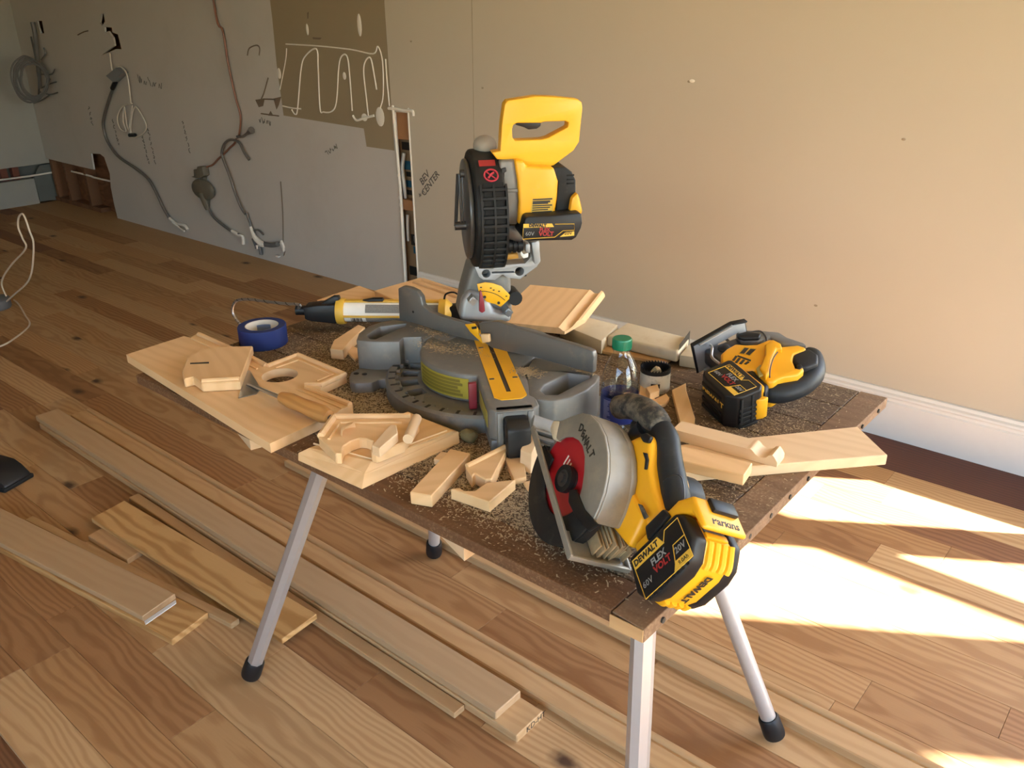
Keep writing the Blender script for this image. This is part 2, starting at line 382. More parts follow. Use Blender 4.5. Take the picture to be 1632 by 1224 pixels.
for pts, r in (([(-3.337,WY,.0),(-3.330,WY-.003,.3),(-3.328,WY,.6),(-3.337,WY-.003,.98),(-3.345,WY,1.0)], .007), ([(-3.232,WY,.1),(-3.230,WY-.002,.4),(-3.231,WY,.7),(-3.232,WY,.98),(-3.225,WY,1.0)], .005), ([(-3.375,WY,1.0),(-3.31,WY-.003,1.0),(-3.25,WY,.995),(-3.20,WY-.003,.998),(-3.195,WY,.975)], .008)):
    tube(bm, pts, r, 8)
for i in range(26):
    z = .03+.94*i/25; ball(bm, (-3.333+random.uniform(-.008,.006), WY, z), random.uniform(.004,.009), 6, (.7,.5,1.6))
obj('plaster_edge', bm, CAULK, wall_back)
bm = B(); tube(bm, [(-3.335,WY+.04,.55),(-3.318,WY+.02,.63),(-3.335,WY+.03,.70),(-3.325,WY+.04,.78)], .010, 6); tube(bm, [(-3.335,WY+.04,.32),(-3.322,WY+.03,.40),(-3.327,WY+.04,.46)], .008, 6)
obj('torn_paper', bm, plain('torn grey paper', (.5,.49,.46), .8), wall_back)
# adhesive beads and splotches
def on_wall(bm, P, r, k=5, flat=.4): tube(bm, [(p[0], WY-.001, p[2]) for p in P], r, 6, k)
bm = B()
on_wall(bm, [(-4.173,3,1.2902),(-3.8962,3,1.2845),(-3.6299,3,1.2715),(-3.4605,3,1.2547),(-3.4214,3,1.289),(-3.3943,3,1.2211),(-3.4063,3,1.0655),(-3.4372,3,.9958)], .0038)
on_wall(bm, [(-4.1867,3,.9471),(-4.1585,3,.9234),(-4.1306,3,.9567),(-4.0591,3,1.169),(-4.0055,3,1.2359),(-3.9087,3,1.2693),(-3.9109,3,1.1733),(-3.9291,3,.968),(-3.9013,3,.9513),(-3.8295,3,.9591),(-3.7818,3,1.0123),(-3.7357,3,1.1899),(-3.6995,3,1.2421),(-3.6626,3,1.2373),(-3.6551,3,1.1579),(-3.6582,3,.9715)], .0042)
on_wall(bm, [(-3.5328,3,.9555),(-3.5383,3,1.0594),(-3.5422,3,1.1728),(-3.5177,3,1.2237),(-3.4809,3,1.2323),(-3.4637,3,1.1529),(-3.4537,3,1.086)], .0042)
on_wall(bm, [(-4.1709,3,1.2687),(-4.1883,3,1.214),(-4.241,3,1.1142),(-4.2762,3,1.0502)], .003)
on_wall(bm, [(-4.2677,3,.9617),(-4.1849,3,.9561),(-4.0985,3,.956)], .0042)
on_wall(bm, [(-3.6557,3,.9479),(-3.6301,3,.9257),(-3.5623,3,.9419),(-3.4867,3,.9583)], .007)
on_wall(bm, [(-3.3705,3,1.2326),(-3.3703,3,1.1229),(-3.3647,3,1.0112)], .0042)
for p, a, b in (([(-3.4428,3,.9551)][0], .035, .05), ([(-3.5658,3,.9443)][0], .025, .02), ([(-3.5478,3,1.3859)][0], .018, .055), ([(-4.2674,3,1.1364)][0], .02, .03), ([(-3.6993,3,1.1426)][0], .015, .02), ([(-1.6701,3,1.1941)][0], .012, .006), ([(-3.9709,3,1.3644)][0], .012, .03)):
    ball(bm, (p[0], WY, p[2]), 1, 12, (a, .003, b))
obj('adhesive_bead', bm, CAULK, wall_back)
# torn brown patches, scuffs
bm = B()
for P in ([(-4.5323,3,.9828),(-4.4358,3,.9942),(-4.4617,3,.9511),(-4.5061,3,.9421)], [(-4.35,3,.9984),(-4.2729,3,1.0124),(-4.3048,3,.9661),(-4.3331,3,.9388)], [(-4.4216,3,.9009),(-4.3924,3,.9288),(-4.3707,3,.9014)], [(-3.9328,3,1.3268),(-3.8578,3,1.3251),(-3.8712,3,1.3158),(-3.9304,3,1.3176)], [(-3.958,3,1.4443),(-3.9431,3,1.4498),(-3.9531,3,1.4159),(-3.9607,3,1.4182)]):
    prism(bm, P, 'y', WY-.0016, WY-.0002)
for P in ([(-4.376,3,1.1095),(-4.4423,3,1.0172),(-4.5016,3,.9621)], [(-4.4529,3,.9907),(-4.3328,3,.9942)], [(-4.4904,3,.9073),(-4.3176,3,.9047)], [(-4.553,3,1.2248),(-4.525,3,1.2631),(-4.4516,3,1.2804),(-4.4232,3,1.2647),(-4.4363,3,1.2272)], [(-6.6469,3,1.3199),(-6.5433,3,1.3404),(-6.474,3,1.3477)], [(-4.3774,3,.5258),(-4.3941,3,.3401),(-4.4351,3,.1146)]):
    on_wall(bm, P, .004)
obj('scuff', bm, plain('torn gypsum paper', (.16,.12,.085), .8), wall_back, smooth=False)
# handwriting
def scrawl(a, b, n, amp, seed, name='pencil_note'):
    rr = random.Random(seed); A, Bp = Vector(a), Vector(b); d = Bp-A; nrm = Vector((-d.z, 0, d.x)).normalized()
    bm = B(); i = 0
    while i < n:
        k = rr.randint(4, 7)
        P = [A+d*((i+j*.8)/n)+nrm*rr.uniform(-amp, amp) for j in range(k)]
        tube(bm, [(p.x, WY-.0006, p.z) for p in P], .0022, 4, 2); i += k
    obj(name, bm, INK, wall_back, smooth=False)
for i, (q, n, am) in enumerate((([(-6.3718,3,.7553),(-6.3463,3,.5669)], 34, .014), ([(-5.9697,3,.6668),(-5.9503,3,.4829)], 40, .012), ([(-5.8699,3,.7248),(-5.8569,3,.5005)], 40, .012), ([(-5.3935,3,.8061),(-5.3642,3,.6042)], 34, .012), ([(-6.7028,3,.824),(-6.7105,3,.6973)], 18, .02), ([(-3.9212,3,.7282),(-3.8151,3,.781)], 22, .014), ([(-4.5199,3,.8739),(-4.4166,3,.8594)], 16, .018), ([(-5.8838,3,1.052),(-5.5966,3,1.0233)], 24, .03))):
    scrawl(q[0], q[1], n, am, i)
c1, c2 = [(-3.1398,3,.6775),(-3.1012,3,.6536)]
text('handwriting', 'BEV', .05, (c1[0], WY-.001, c1[2]), (.62,0,.62), (-.5,0,.6), INK, wall_back, shear=.1, bold=.0006)
text('handwriting', 'CENTER', .046, (c2[0], WY-.001, c2[2]), (.60,0,.62), (-.5,0,.6), INK, wall_back, shear=.1, bold=.0006)
scrawl([(-3.1882,3,.5838)][0], [(-3.1493,3,.6137)][0], 10, .012, 77, 'handwriting')
bm = B(); q = [(-2.7818,3,1.4877),(-2.7877,3,1.1764),(-2.7959,3,.7991)]; tube(bm, [(q[0][0],WY-.0001,2.6)]+[(p[0],WY-.0001,p[2]) for p in q], .0016, 4, 1); obj('seam', bm, plain('seam shadow gap', (.33,.28,.2), .8), wall_back)
bm = B()
for u in [(-3.1837,3,1.3147),(-2.7319,3,1.1248),(-2.8967,3,.1632),(-1.0923,3,.4302),(-.8811,3,1.0439),(-1.6831,3,1.1914)]: ball(bm, (u[0], WY, u[2]), .006, 8, (1.2,.3,.7))
obj('nail_pop', bm, plain('nail pop', (.3,.25,.18), .8), wall_back)
# ---- baseboard on the beige half
prof = [(0,0),(-.028,0),(-.028,.138),(-.021,.143),(-.021,.152),(-.024,.158),(-.021,.165),(-.012,.170),(-.008,.180),(0,.182)]
bm = B(); prism(bm, [(WY-.001+y, z) for y, z in prof], 'x', -3.215, 3.19)
tag(obj('baseboard_back', bm, WHITE, ang=25), kind='structure')
# ---- other walls and ceiling
ul, ll = [(-7.7,2.6294,.313),(-7.7,3.1127,.3164)], [(-7.7,2.6065,.2179),(-7.7,2.8693,.2077),(-7.7,2.872,.0212)]
bm = B()
prism(bm, [(-2.5,ul[0][2]),(3.12,ul[1][2]),(3.12,2.6),(-2.5,2.6)], 'x', -7.76, -7.7)
prism(bm, [(-2.5,0),(ll[2][1],0),(ll[1][1],ll[1][2]),(-2.5,ll[0][2])], 'x', -7.76, -7.7)
wl = tag(obj('wall_left', bm, GREYP, smooth=False), kind='structure')
bm = B(); box(bm, (-7.90, -2.6, -.06), (-7.83, 3.2, 2.6)); obj('sheathing', bm, SLATE, wl, smooth=False)
for y in (2.40, 2.55, 2.68, 2.77):
    bm = B(); box(bm, (-7.825, y-.03, 0), (-7.762, y+.022, .40), .002); obj('stud', bm, plain('red brown stud', (.17,.055,.035), .7), wl, smooth=False)
bm = B(); prism(bm, [(-7.71,2.8761,.2043),(-7.71,2.9435,.3027),(-7.71,3.11,.3072),(-7.71,3.1342,.277),(-7.71,3.1271,-.0085),(-7.71,2.8835,.016)], 'x', -7.735, -7.72); obj('slate_panel', bm, SLATE, wl, smooth=False)
bm = B(); tube(bm, [(-7.69,2.3274,.2312),(-7.69,2.6066,.2341),(-7.69,2.8259,.2326),(-7.69,3.0512,.2368),(-7.69,3.1196,.2378)], .0075, 8, 2); obj('pipe', bm, CAULK, wl)
bm = B(); P = [(-7.3002,3,.2856),(-6.9624,3,.282),(-6.9255,3,.2773),(-6.6216,3,.2782)]; tube(bm, [(p[0], WY+.02, p[2]) for p in P]+[(P[-1][0]+.3, WY+.05, P[-1][2]-.01)], .0075, 8, 2); obj('pipe', bm, CAULK, wall_back)
WF = [(-.7, 2.8)]; ZF0, ZF1 = .4, 2.35
bm = B(); prism(bm, [(-7.76,0),(3.25,0),(3.25,2.6),(-7.76,2.6)], 'y', -2.55, -2.5, holes=[[(a-F_,ZF0-F_),(b+F_,ZF0-F_),(b+F_,ZF1+F_),(a-F_,ZF1+F_)] for a, b in WF])
tag(obj('wall_front', bm, BEIGE, smooth=False), kind='structure')
for i, (a, b) in enumerate(WF):
    M = Matrix.Translation((0, -2.5, 0)) @ Matrix.Rotation(PI, 4, 'Z')
    window(4+i, M, -b, -a, ZF0, ZF1, [(1.35, 1.41)])
    portal('window_light', ((a+b)/2, -2.57, (ZF0+ZF1)/2), (PI/2, 0, 0), b-a+.1, ZF1-ZF0+.1)
bm = B(); prism(bm, [(-2.5,0),(3.05,0),(3.05,2.6),(-2.5,2.6)], 'x', 3.2, 3.25, holes=[[(-.25,.4),(1.85,.4),(1.85,2.3),(-.25,2.3)]])
tag(obj('wall_right', bm, BEIGE, smooth=False), kind='structure')
window(6, Matrix.Translation((3.2, 0, 0)) @ Matrix.Rotation(-PI/2, 4, 'Z'), -1.8, .2, .45, 2.25, [(1.3, 1.36)])
portal('window_light', (3.27, .8, 1.35), (0, PI/2, 0), 1.9, 2.1)
bm = B(); box(bm, (-7.9, -2.6, 2.6), (3.3, 3.2, 2.66)); tag(obj('ceiling', bm, CEIL, smooth=False), kind='structure')
bm = B(); box(bm, (-40, -40, -.5), (40, 40, -.4)); tag(obj('ground', bm, plain('lawn', (.10,.12,.06), .9), smooth=False), kind='structure')
# ------------------------------------------------------------------ floor: every strip is a board of its own
FL = wood('floor pine', (.5,.3,.15), (.3,.15,.07), ring=22, stretch=.035, rough=.62, contrast=1.15, vary=.09, knots=.30, fuzz=.34,
    palette=[(0,(.50,.31,.145),(.31,.155,.06)), (.24,(.44,.255,.112),(.25,.115,.042)), (.50,(.39,.208,.088),(.21,.095,.036)), (.66,(.54,.36,.182),(.35,.195,.085)), (.92,(.27,.128,.058),(.135,.058,.026))])
bm = B(); box(bm, (-7.9, -2.55, -.06), (3.25, 3.12, -.0125))
floor = tag(obj('floor', bm, DARKW, smooth=False), kind='structure')
PW = .115; LEN = [.42, .62, .85, 1.1, 1.45]
meshes = {}
for L in LEN:
    for wv in (PW, ):
        bm = B(); box(bm, (0, 0, -.012), (L-.0008, wv-.0007, 0), .0006, 1); o = obj('plank', bm, FL, floor, smooth=False); meshes[L] = o.data; bpy.data.objects.remove(o)
CUT = {3:-1.95, 4:-1.48, 5:-1.767, 6:-1.53, 7:-1.28, 8:-.98, 12:-.41, 14:-.10, 15:-.65, 16:-.10, 22:-.652, 10:-1.2, 19:-1.0}
rr = random.Random(21); NP = 0
for r in range(2, 23):
    y = .095+PW*r; xc = CUT.get(r, -rr.uniform(.3, 1.6))
    for sgn in (-1, 1):
        x = xc
        while (x > -7.75 if sgn < 0 else x < .75):
            big = x < -4.2
            L = rr.choice(LEN[1:] if not big else LEN[2:])
            x0 = x-L if sgn < 0 else x
            o = bpy.data.objects.new('plank', meshes[L]); COL.objects.link(o); o.parent = floor
            o.location = (x0, y, 0); NP += 1; x += sgn*L
bm = B(); x = -3.15
for i in range(6):
    x1 = x+3.17; box(bm, (x, .095+PW*23+.0004, -.012), (min(x1,3.19)-.001, WY-.002, 0), .0006, 1); x = x1
    if x > 3.15: break
o = obj('border_board', bm, wood('old dark floor finish', (.115,.038,.022), (.06,.02,.012), ring=20, vary=.05, rough=.5), floor, smooth=False)
bm = B(); box(bm, (-7.7, .095+PW*23+.0004, -.012), (-3.151, 3.1, 0), .0006, 1); obj('border_board', bm, FL, floor, smooth=False)
bm = B()
for r in range(25):
    y = -2.5+PW*r
    if y > .1: break
    for i in range(8): box(bm, (-7.7+1.36*i, y, -.012), (-7.7+1.36*(i+1)-.001, y+PW-.001, 0))
for r in range(2, 26):
    y = .095+PW*r; box(bm, (1.9+.2*(r%3), y, -.012), (3.19, min(y+PW-.001, 2.99), 0))
tag(obj('floor_strips', bm, FL, floor, smooth=False), kind='stuff')

# ------------------------------------------------------------------ lumber on the floor
def slab(name, label, cat, pts, th, ang=0, m=None, bev=.0015, holes=(), group=None, parent=None):
    """A flat piece of wood from its top outline; the grain runs along local x."""
    z1 = pts[0][2]; cx = sum(p[0] for p in pts)/len(pts); cy = sum(p[1] for p in pts)/len(pts)
    bm = B(); prism(bm, [(p[0], p[1]) for p in pts], 'z', z1-th, z1, holes=[[(p[0], p[1]) for p in h] for h in holes], bev=bev, seg=1)
    o = obj(name, bm, m or PINE, parent, (cx, cy, z1-th), math.radians(ang), smooth=bool(holes))
    return tag(o, label, cat, group)
def plank(name, label, x0, x1, y0, y1, z0, z1, m, rz=0, group=None, bev=.002, prof=None, cat='board', piv=None):
    """A board along x; prof gives (y, z) of its section when it is moulded."""
    bm = B(); cx, cy = (x0+x1)/2, (y0+y1)/2
    P = prof or [(y0, z0), (y1, z0), (y1, z1), (y0, z1)]
    prism(bm, P, 'x', x0, x1, bev=0 if prof else bev, seg=1)
    o = obj(name, bm, m, None, (cx, cy, z0), 0, ang=30); o.rotation_euler.z = math.radians(rz)
    return tag(o, label, cat, group)
plank('board', 'long brown board lying on top of a paler board beside the table', -3.31, -.952, 1.036, 1.122, .0225, .044, LUMG)
plank('board', 'long pale board under the brown one, its stamped end sticking out', -3.28, -.889, 1.032, 1.124, 0, .022, LUMB)
bm = B()
STMP = bpy.data.objects['board.001']
text('lettering', 'KD-HT', .022, (1.1958, .02, .011), (0,1,0), (0,0,1), PRNT, STMP)
plank('lath', 'thin lath on the floor along the near side of the stacked boards', -2.5, -1.04, .992, 1.026, 0, .016, LUMB, rz=.3)
def casing(y0, y1, h=.02):
    w = y1-y0
    P = [(y0,0),(y1,0)]
    P += [(y1-.009+.009*math.cos(t*PI/8), h-.004+.008*math.sin(t*PI/8)) for t in range(0, 9)]
    P += [(y1-.022,h-.005),(y1-.027,h-.001),(y0+.003,h),(y0,h-.003)]
    return P
plank('casing_board', 'long pale moulded casing with beaded far edge next to the stacked boards', -3.27, -.02, 1.151, 1.231, 0, .022, LUMB, prof=casing(1.151,1.231,.018), rz=.15, cat='moulding')
plank('casing_board', 'second long moulded casing, running under the table behind the others', -2.3, .35, 1.447, 1.531, 0, .024, LUMB, prof=casing(1.447,1.531), rz=-.15, cat='moulding')
def quad(name, label, A, m, th, bev=.0015, group=None, cat='board', lift=0):
    a, b = Vector(A[0]), Vector(A[1]); d = b-a
    return slab(name, label, cat, A, th, math.degrees(math.atan2(d.y, d.x)), m, bev, group=group)
quad('board', 'smooth greyish tan board with a white cut end at lower left', [(-2.72,.575,.036),(-1.872,.708,.036),(-1.893,.811,.036),(-2.74,.683,.036)], LUMG, .017)
e = bpy.data.objects['board.002']
bm = B(); prism(bm, [(-1.8498,.7015,.0365),(-1.8669,.7979,.0365),(-1.8536,.7921,.0365),(-1.8358,.6974,.0365)], 'z', .0345, .0368); bm.transform(e.matrix_basis.inverted()); obj('painted_end', bm, WHITE, e, smooth=False)
quad('board', 'yellowish board under the greyish tan one, its end poking out', [(-2.70,.575,.0185),(-1.752,.718,.0185),(-1.776,.834,.0185),(-2.72,.69,.0185)], KNOT, .0185)
quad('wood_strip', 'narrow yellow strip between the two wide boards at lower left', [(-2.624,.716,.0165),(-1.692,.848,.0165),(-1.695,.874,.0165),(-2.628,.742,.0165)], LUMB, .0165, cat='strip')
quad('board', 'strongly figured knotty pine board with wild dark grain', [(-2.44,.842,.034),(-1.524,.886,.034),(-1.535,1.002,.034),(-2.46,.958,.034)], KNOT, .016)
quad('wood_offcut', 'short dark offcut under the head of the knotty board', [(-2.38,.80,.0175),(-2.17,.815,.0175),(-2.19,.92,.0175),(-2.40,.905,.0175)], LUMB, .0175, cat='offcut')
quad('wood_offcut', 'small spacer block under the tail of the knotty board', [(-1.68,.90,.0175),(-1.60,.902,.0175),(-1.605,.97,.0175),(-1.685,.97,.0175)], LUMB, .0175, cat='offcut')
# black tool and cord at the left edge
t = root('cordless_tool', 'black plastic cordless tool lying on the floor at the far left edge', 'tool', loc=(-2.98,.775,0))
bm = B(); prism(bm, [(-.09,0),(.085,0),(.092,.012),(.088,.024),(.06,.05),(.03,.066),(-.03,.07),(-.09,.06)], 'y', -.055, .05, bev=.006); bm.transform(Matrix.Rotation(math.radians(20),4,'Z')); obj('housing', bm, BLKP, t)
bm = B(); prism(bm, [(-.08,.0),(.093,.0),(.096,.016),(-.08,.016)], 'y', -.062, .056, bev=.004); bm.transform(Matrix.Rotation(math.radians(20),4,'Z')); obj('base', bm, BLK, t)
bm = B(); box(bm, (-.05,-.0565,.03), (.035,-.054,.05), .001); bm.transform(Matrix.Rotation(math.radians(20),4,'Z')); obj('label_strip', bm, plain('dull red brown label', (.12,.06,.05), .5), t)
c = root('extension_cord', 'thin white cord standing in a loop on the floor at the far left', 'cord', loc=(-5.1,1.35,0))
pts = [(-4.3623,1.1852,.004),(-4.3383,1.2874,.004),(-4.406,1.3852,.004),(-4.5444,1.5065,.004),(-4.7289,1.5591,.004),(-4.9463,1.6134,.004),(-5.0515,1.6284,.004)]
bm = B(); tube(bm, pts, .0045, 6)
LP = [(-4.9057,1.55,.075),(-4.9292,1.55,.1301),(-4.8638,1.55,.1943),(-4.6909,1.55,.2924),(-4.4634,1.55,.4076),(-4.4714,1.55,.4564),(-4.4915,1.55,.5092),(-4.4515,1.55,.5638),(-4.3947,1.55,.5866),(-4.3731,1.55,.5625),(-4.361,1.55,.5098),(-4.3469,1.55,.4601),(-4.3952,1.55,.3749),(-4.4694,1.55,.2826),(-4.5719,1.55,.2082),(-4.7891,1.55,.1052),(-5.0494,1.55,-.0188)]
tube(bm, LP, .0045, 6); bm.transform(Matrix.Translation((5.1,-1.35,0)))
obj('cord', bm, plain('ivory cord', (.68,.60,.48), .5), c)
bm = B(); lathe(bm, [(0,0),(.075,0),(.08,.008),(.08,.05),(.07,.058),(.03,.06),(0,.058)], 28, (-4.99,1.51,0))
tag(obj('reel', bm, plain('grey blue reel', (.13,.14,.15), .6), None, (-4.99,1.51,0)), 'low round grey blue reel on the floor under the white cord', 'reel')
# ------------------------------------------------------------------ cables on the kitchen wall
def cable(P, y=.02): return [(p[0], WY-y, p[2]) for p in P]
CBL = plain('grey metal cable', (.16,.15,.14), .5, .4, var=.3, scale=120); COP = plain('red brown wire', (.20,.085,.05), .5)
IVC = plain('ivory wire', (.62,.58,.50), .6); GREYC = plain('grey wires', (.13,.13,.13), .6); OLIVE = plain('olive grey device', (.13,.115,.085), .55, var=.2)
t = root('wire_coil', 'coil of grey wires hanging in the far left corner', 'cable', loc=(-7.5, 2.9, .9))
def at(bm, o): bm.transform(o.matrix_basis.inverted()); return bm
bm = B()
CP = [(-7.2,2.9612,1.0073),(-7.2,2.9366,.9405),(-7.2,2.8965,.8884),(-7.2,2.8424,.8559),(-7.2,2.7849,.8469),(-7.2,2.7364,.8735),(-7.2,2.7036,.9255),(-7.2,2.6949,1.0018),(-7.2,2.706,1.0673),(-7.2,2.7369,1.1227),(-7.2,2.7803,1.1557),(-7.2,2.8243,1.1712),(-7.2,2.875,1.1556),(-7.2,2.9203,1.1134),(-7.2,2.9514,1.0668)]
cc = Vector((-7.2, sum(p[1] for p in CP)/15, sum(p[2] for p in CP)/15))
for i in range(7):
    rr_ = random.Random(i); k0 = 1-.05*i
    tube(bm, [Vector((-7.2+.012*i, cc.y+(p[1]-cc.y)*(k0+rr_.uniform(-.06,.06)), cc.z+(p[2]-cc.z)*(k0+rr_.uniform(-.06,.06)))) for p in CP+CP[:1]], .007, 6, 3)
tube(bm, cable([(-7.2407,3,1.4061),(-7.2449,3,1.3183),(-7.2839,3,1.2066),(-7.325,3,1.0695),(-7.367,3,.929)], .05), [.02,.018,.016,.018,.012], 8)
tube(bm, cable([(-7.3532,3,1.3042),(-7.3531,3,1.1828),(-7.3735,3,1.0219),(-7.4519,3,.8781)], .04), .008, 6)
for q in ([(-7.402,3,.9275),(-7.2484,3,.9617),(-7.1043,3,.9856)], [(-7.4413,3,.8975),(-7.2771,3,.8862),(-7.1229,3,.9072)], [(-7.6103,3,.8031),(-7.4139,3,.8419),(-7.2656,3,.8867)], [(-7.3453,3,1.032),(-7.1642,3,1.038),(-7.079,3,1.0767)], [(-7.2873,3,1.1388),(-7.1845,3,1.186),(-7.196,3,1.2258)]): tube(bm, cable(q, .03), .005, 6)
obj('wires', at(bm, t), GREYC, t)
t = root('armoured_cable', 'dark flexible cable curving from the grey wall box down to the floor', 'cable', loc=(-6.0,2.95,.3))
bm = B(); tube(bm, cable([(-6.1967,3,.9972),(-6.2886,3,.9283),(-6.4529,3,.7711),(-6.4971,3,.6922),(-6.4796,3,.5935),(-6.3559,3,.4955),(-6.1255,3,.4326),(-5.9632,3,.373),(-5.8775,3,.276),(-5.8204,3,.1833),(-5.7551,3,.1149)], .018), .0105, 8)
obj('cable', at(bm, t), CBL, t)
bm = B(); tube(bm, cable([(-5.7535,3,.1197),(-5.6742,3,.0953),(-5.5597,3,.0962),(-5.5254,3,.0707)], .02), .010, 8); tube(bm, cable([(-5.702,3,.0991),(-5.5969,3,.068),(-5.5574,3,.0584)], .03), .006, 6); obj('plaster_covered_end', at(bm, t), CAULK, t)
bm = B(); tube(bm, cable([(-6.2281,3,.9744),(-6.1656,3,1.0198)], .025), .016, 8, 2); obj('connector', at(bm, t), BLKP, t)
q = [(-6.2426,3,1.0597),(-6.07,3,1.1185),(-5.9933,3,1.0848),(-6.153,3,1.0203)]
bm = B(); prism(bm, q, 'y', WY-.05, WY-.001, bev=.004)
o = tag(obj('junction_box', bm, plain('galvanised box', (.25,.27,.29), .5, .5), None, (q[0][0], WY-.001, q[0][2])), 'small grey metal junction box high on the kitchen wall', 'electrical box')
t = root('looped_wire', 'ivory wire hanging in flat loops below the grey junction box', 'wire', loc=(-6.1,2.96,.8))
bm = B()
tube(bm, cable([(-6.1546,3,1.2094),(-6.1655,3,1.1466),(-6.1579,3,1.0908),(-6.0525,3,1.1246),(-5.9766,3,1.0895),(-5.9678,3,1.0134),(-5.9875,3,.8858)], .03), .005, 6)
tube(bm, cable([(-5.9875,3,.8858),(-6.1458,3,.8557),(-6.247,3,.7765),(-6.2391,3,.7027),(-6.1565,3,.6892),(-6.169,3,.7593),(-6.1142,3,.8574),(-6.1197,3,.7037),(-5.9932,3,.8713),(-6.1027,3,.668),(-5.9738,3,.6703),(-5.8653,3,.7218),(-5.8587,3,.7795),(-5.9593,3,.866),(-6.0698,3,.7366),(-6.0776,3,.6773)], .02), .0045, 6)
obj('wire', at(bm, t), IVC, t)
bm = B(); tube(bm, cable([(-6.1135,3,.6642),(-6.0338,3,.6717)], .02), .014, 6, 1); obj('wire_nut', at(bm, t), BLKP, t)
t = root('hanging_cable', 'red brown wire hanging from above, ending at a twist lock plug', 'cable', loc=(-4.6,2.95,.4))
bm = B(); tube(bm, [(-4.72,WY-.02,2.6)]+cable([(-4.7951,3,1.5192),(-4.7426,3,1.3517),(-4.7353,3,1.1806),(-4.7057,3,.9881),(-4.6795,3,.8818),(-4.7177,3,.7805),(-4.7448,3,.7525)], .02), .0062, 6)
tube(bm, cable([(-4.7564,3,.7455),(-4.7847,3,.7157),(-4.8428,3,.6854),(-4.9234,3,.6386),(-4.9937,3,.6037),(-5.0676,3,.5605),(-5.1461,3,.5382)], .022), .0062, 6)
obj('wire', at(bm, t), COP, t)
bm = B(); prism(bm, [(-5.2686,3,.5138),(-5.2254,3,.5181),(-5.2201,3,.5359),(-5.154,3,.5424),(-5.1544,3,.5251),(-5.1519,3,.4859),(-5.1942,3,.4665),(-5.2572,3,.4573),(-5.3173,3,.4611),(-5.2768,3,.4704)], 'y', WY-.05, WY-.004, bev=.004)
prism(bm, [(-5.2268,3,.4656),(-5.182,3,.4703),(-5.1999,3,.4209),(-5.2364,3,.4168)], 'y', WY-.035, WY-.01, bev=.003)
obj('receptacle', at(bm, t), OLIVE, t)
q = [(-5.2222,3,.3856),(-5.1222,3,.397)]
bm = B(); ball(bm, (q[0][0], WY-.03, q[0][2]), 1, 16, (abs(q[1][0]-q[0][0])*1.35, .025, .07)); tube(bm, cable([(-5.2227,3,.3678),(-5.22,3,.3121),(-5.2141,3,.2512)], .025), [.045,.03,.013], 10)
obj('plug', at(bm, t), OLIVE, t)
bm = B(); tube(bm, cable([(-5.2111,3,.2661),(-5.1586,3,.21),(-5.0238,3,.1576),(-4.9343,3,.1372),(-4.8568,3,.1322)], .02), .009, 6); obj('cord', at(bm, t), CBL, t)
bm = B(); tube(bm, cable([(-4.9611,3,.1458),(-4.8928,3,.131),(-4.8442,3,.1258),(-4.8494,3,.0753)], .02), .011, 6); obj('plaster_covered_end', at(bm, t), CAULK, t)
t = root('knotted_cable', 'grey cable knotted round the red brown wire, running down to the floor', 'cable', loc=(-4.3,2.95,.2))
bm = B(); tube(bm, cable([(-4.6327,3,.6324),(-4.6724,3,.67),(-4.7088,3,.7218),(-4.7461,3,.7371),(-4.8128,3,.7365),(-4.8694,3,.7135),(-4.9088,3,.6775),(-4.9278,3,.6382),(-4.911,3,.5875),(-4.8721,3,.5054),(-4.8431,3,.4169),(-4.7975,3,.3251),(-4.7564,3,.2844)], .032), .0082, 8)
tube(bm, cable([(-4.7621,3,.2919),(-4.7402,3,.2387),(-4.7132,3,.1781),(-4.6719,3,.1194)], .02), .009, 8)
tube(bm, cable([(-4.732,3,.761),(-4.6738,3,.7654),(-4.6202,3,.7874),(-4.5669,3,.8113)], .03), [.008,.008,.009,.022], 8)
tube(bm, cable([(-4.7112,3,.1864),(-4.6548,3,.1947),(-4.6055,3,.1739)], .02), .006, 6)
obj('cable', at(bm, t), CBL, t)
bm = B(); tube(bm, cable([(-4.7227,3,.209),(-4.7021,3,.1675),(-4.6741,3,.1359),(-4.6242,3,.1139),(-4.589,3,.1164)], .03), [.009,.012,.018,.02,.012], 8); obj('plaster_lump', at(bm, t), CAULK, t); bm = B(); tube(bm, cable([(-4.6885,3,.0948),(-4.6837,3,.0715)], .02), .012, 6); obj('plaster_lump', at(bm, t), CAULK, t); bm = B(); prism(bm, [(-4.4456,3,.1418),(-4.429,3,.1647),(-4.4088,3,.1243),(-4.4179,3,.0908),(-4.4271,3,.1156)], 'y', WY-.02, WY-.004, bev=.003); obj('plaster_lump', at(bm, t), CAULK, t); bm = B(); prism(bm, [(-4.5035,3,.059),(-4.4698,3,.0587),(-4.4773,3,.0456),(-4.5061,3,.0467)], 'y', WY-.02, WY-.001, bev=.003)
obj('plaster_lump', at(bm, t), CAULK, t)
bm = B(); tube(bm, cable([(-4.6043,3,.114),(-4.5295,3,.1198),(-4.4536,3,.1376)], .025), .016, 8); tube(bm, cable([(-4.7309,3,.1303),(-4.7094,3,.0915),(-4.7047,3,.0681)], .02), .01, 6); tube(bm, cable([(-4.6645,3,.0896),(-4.658,3,.0515),(-4.6608,3,.039)], .02), .012, 6); obj('conduit_stub', at(bm, t), GREYC, t)

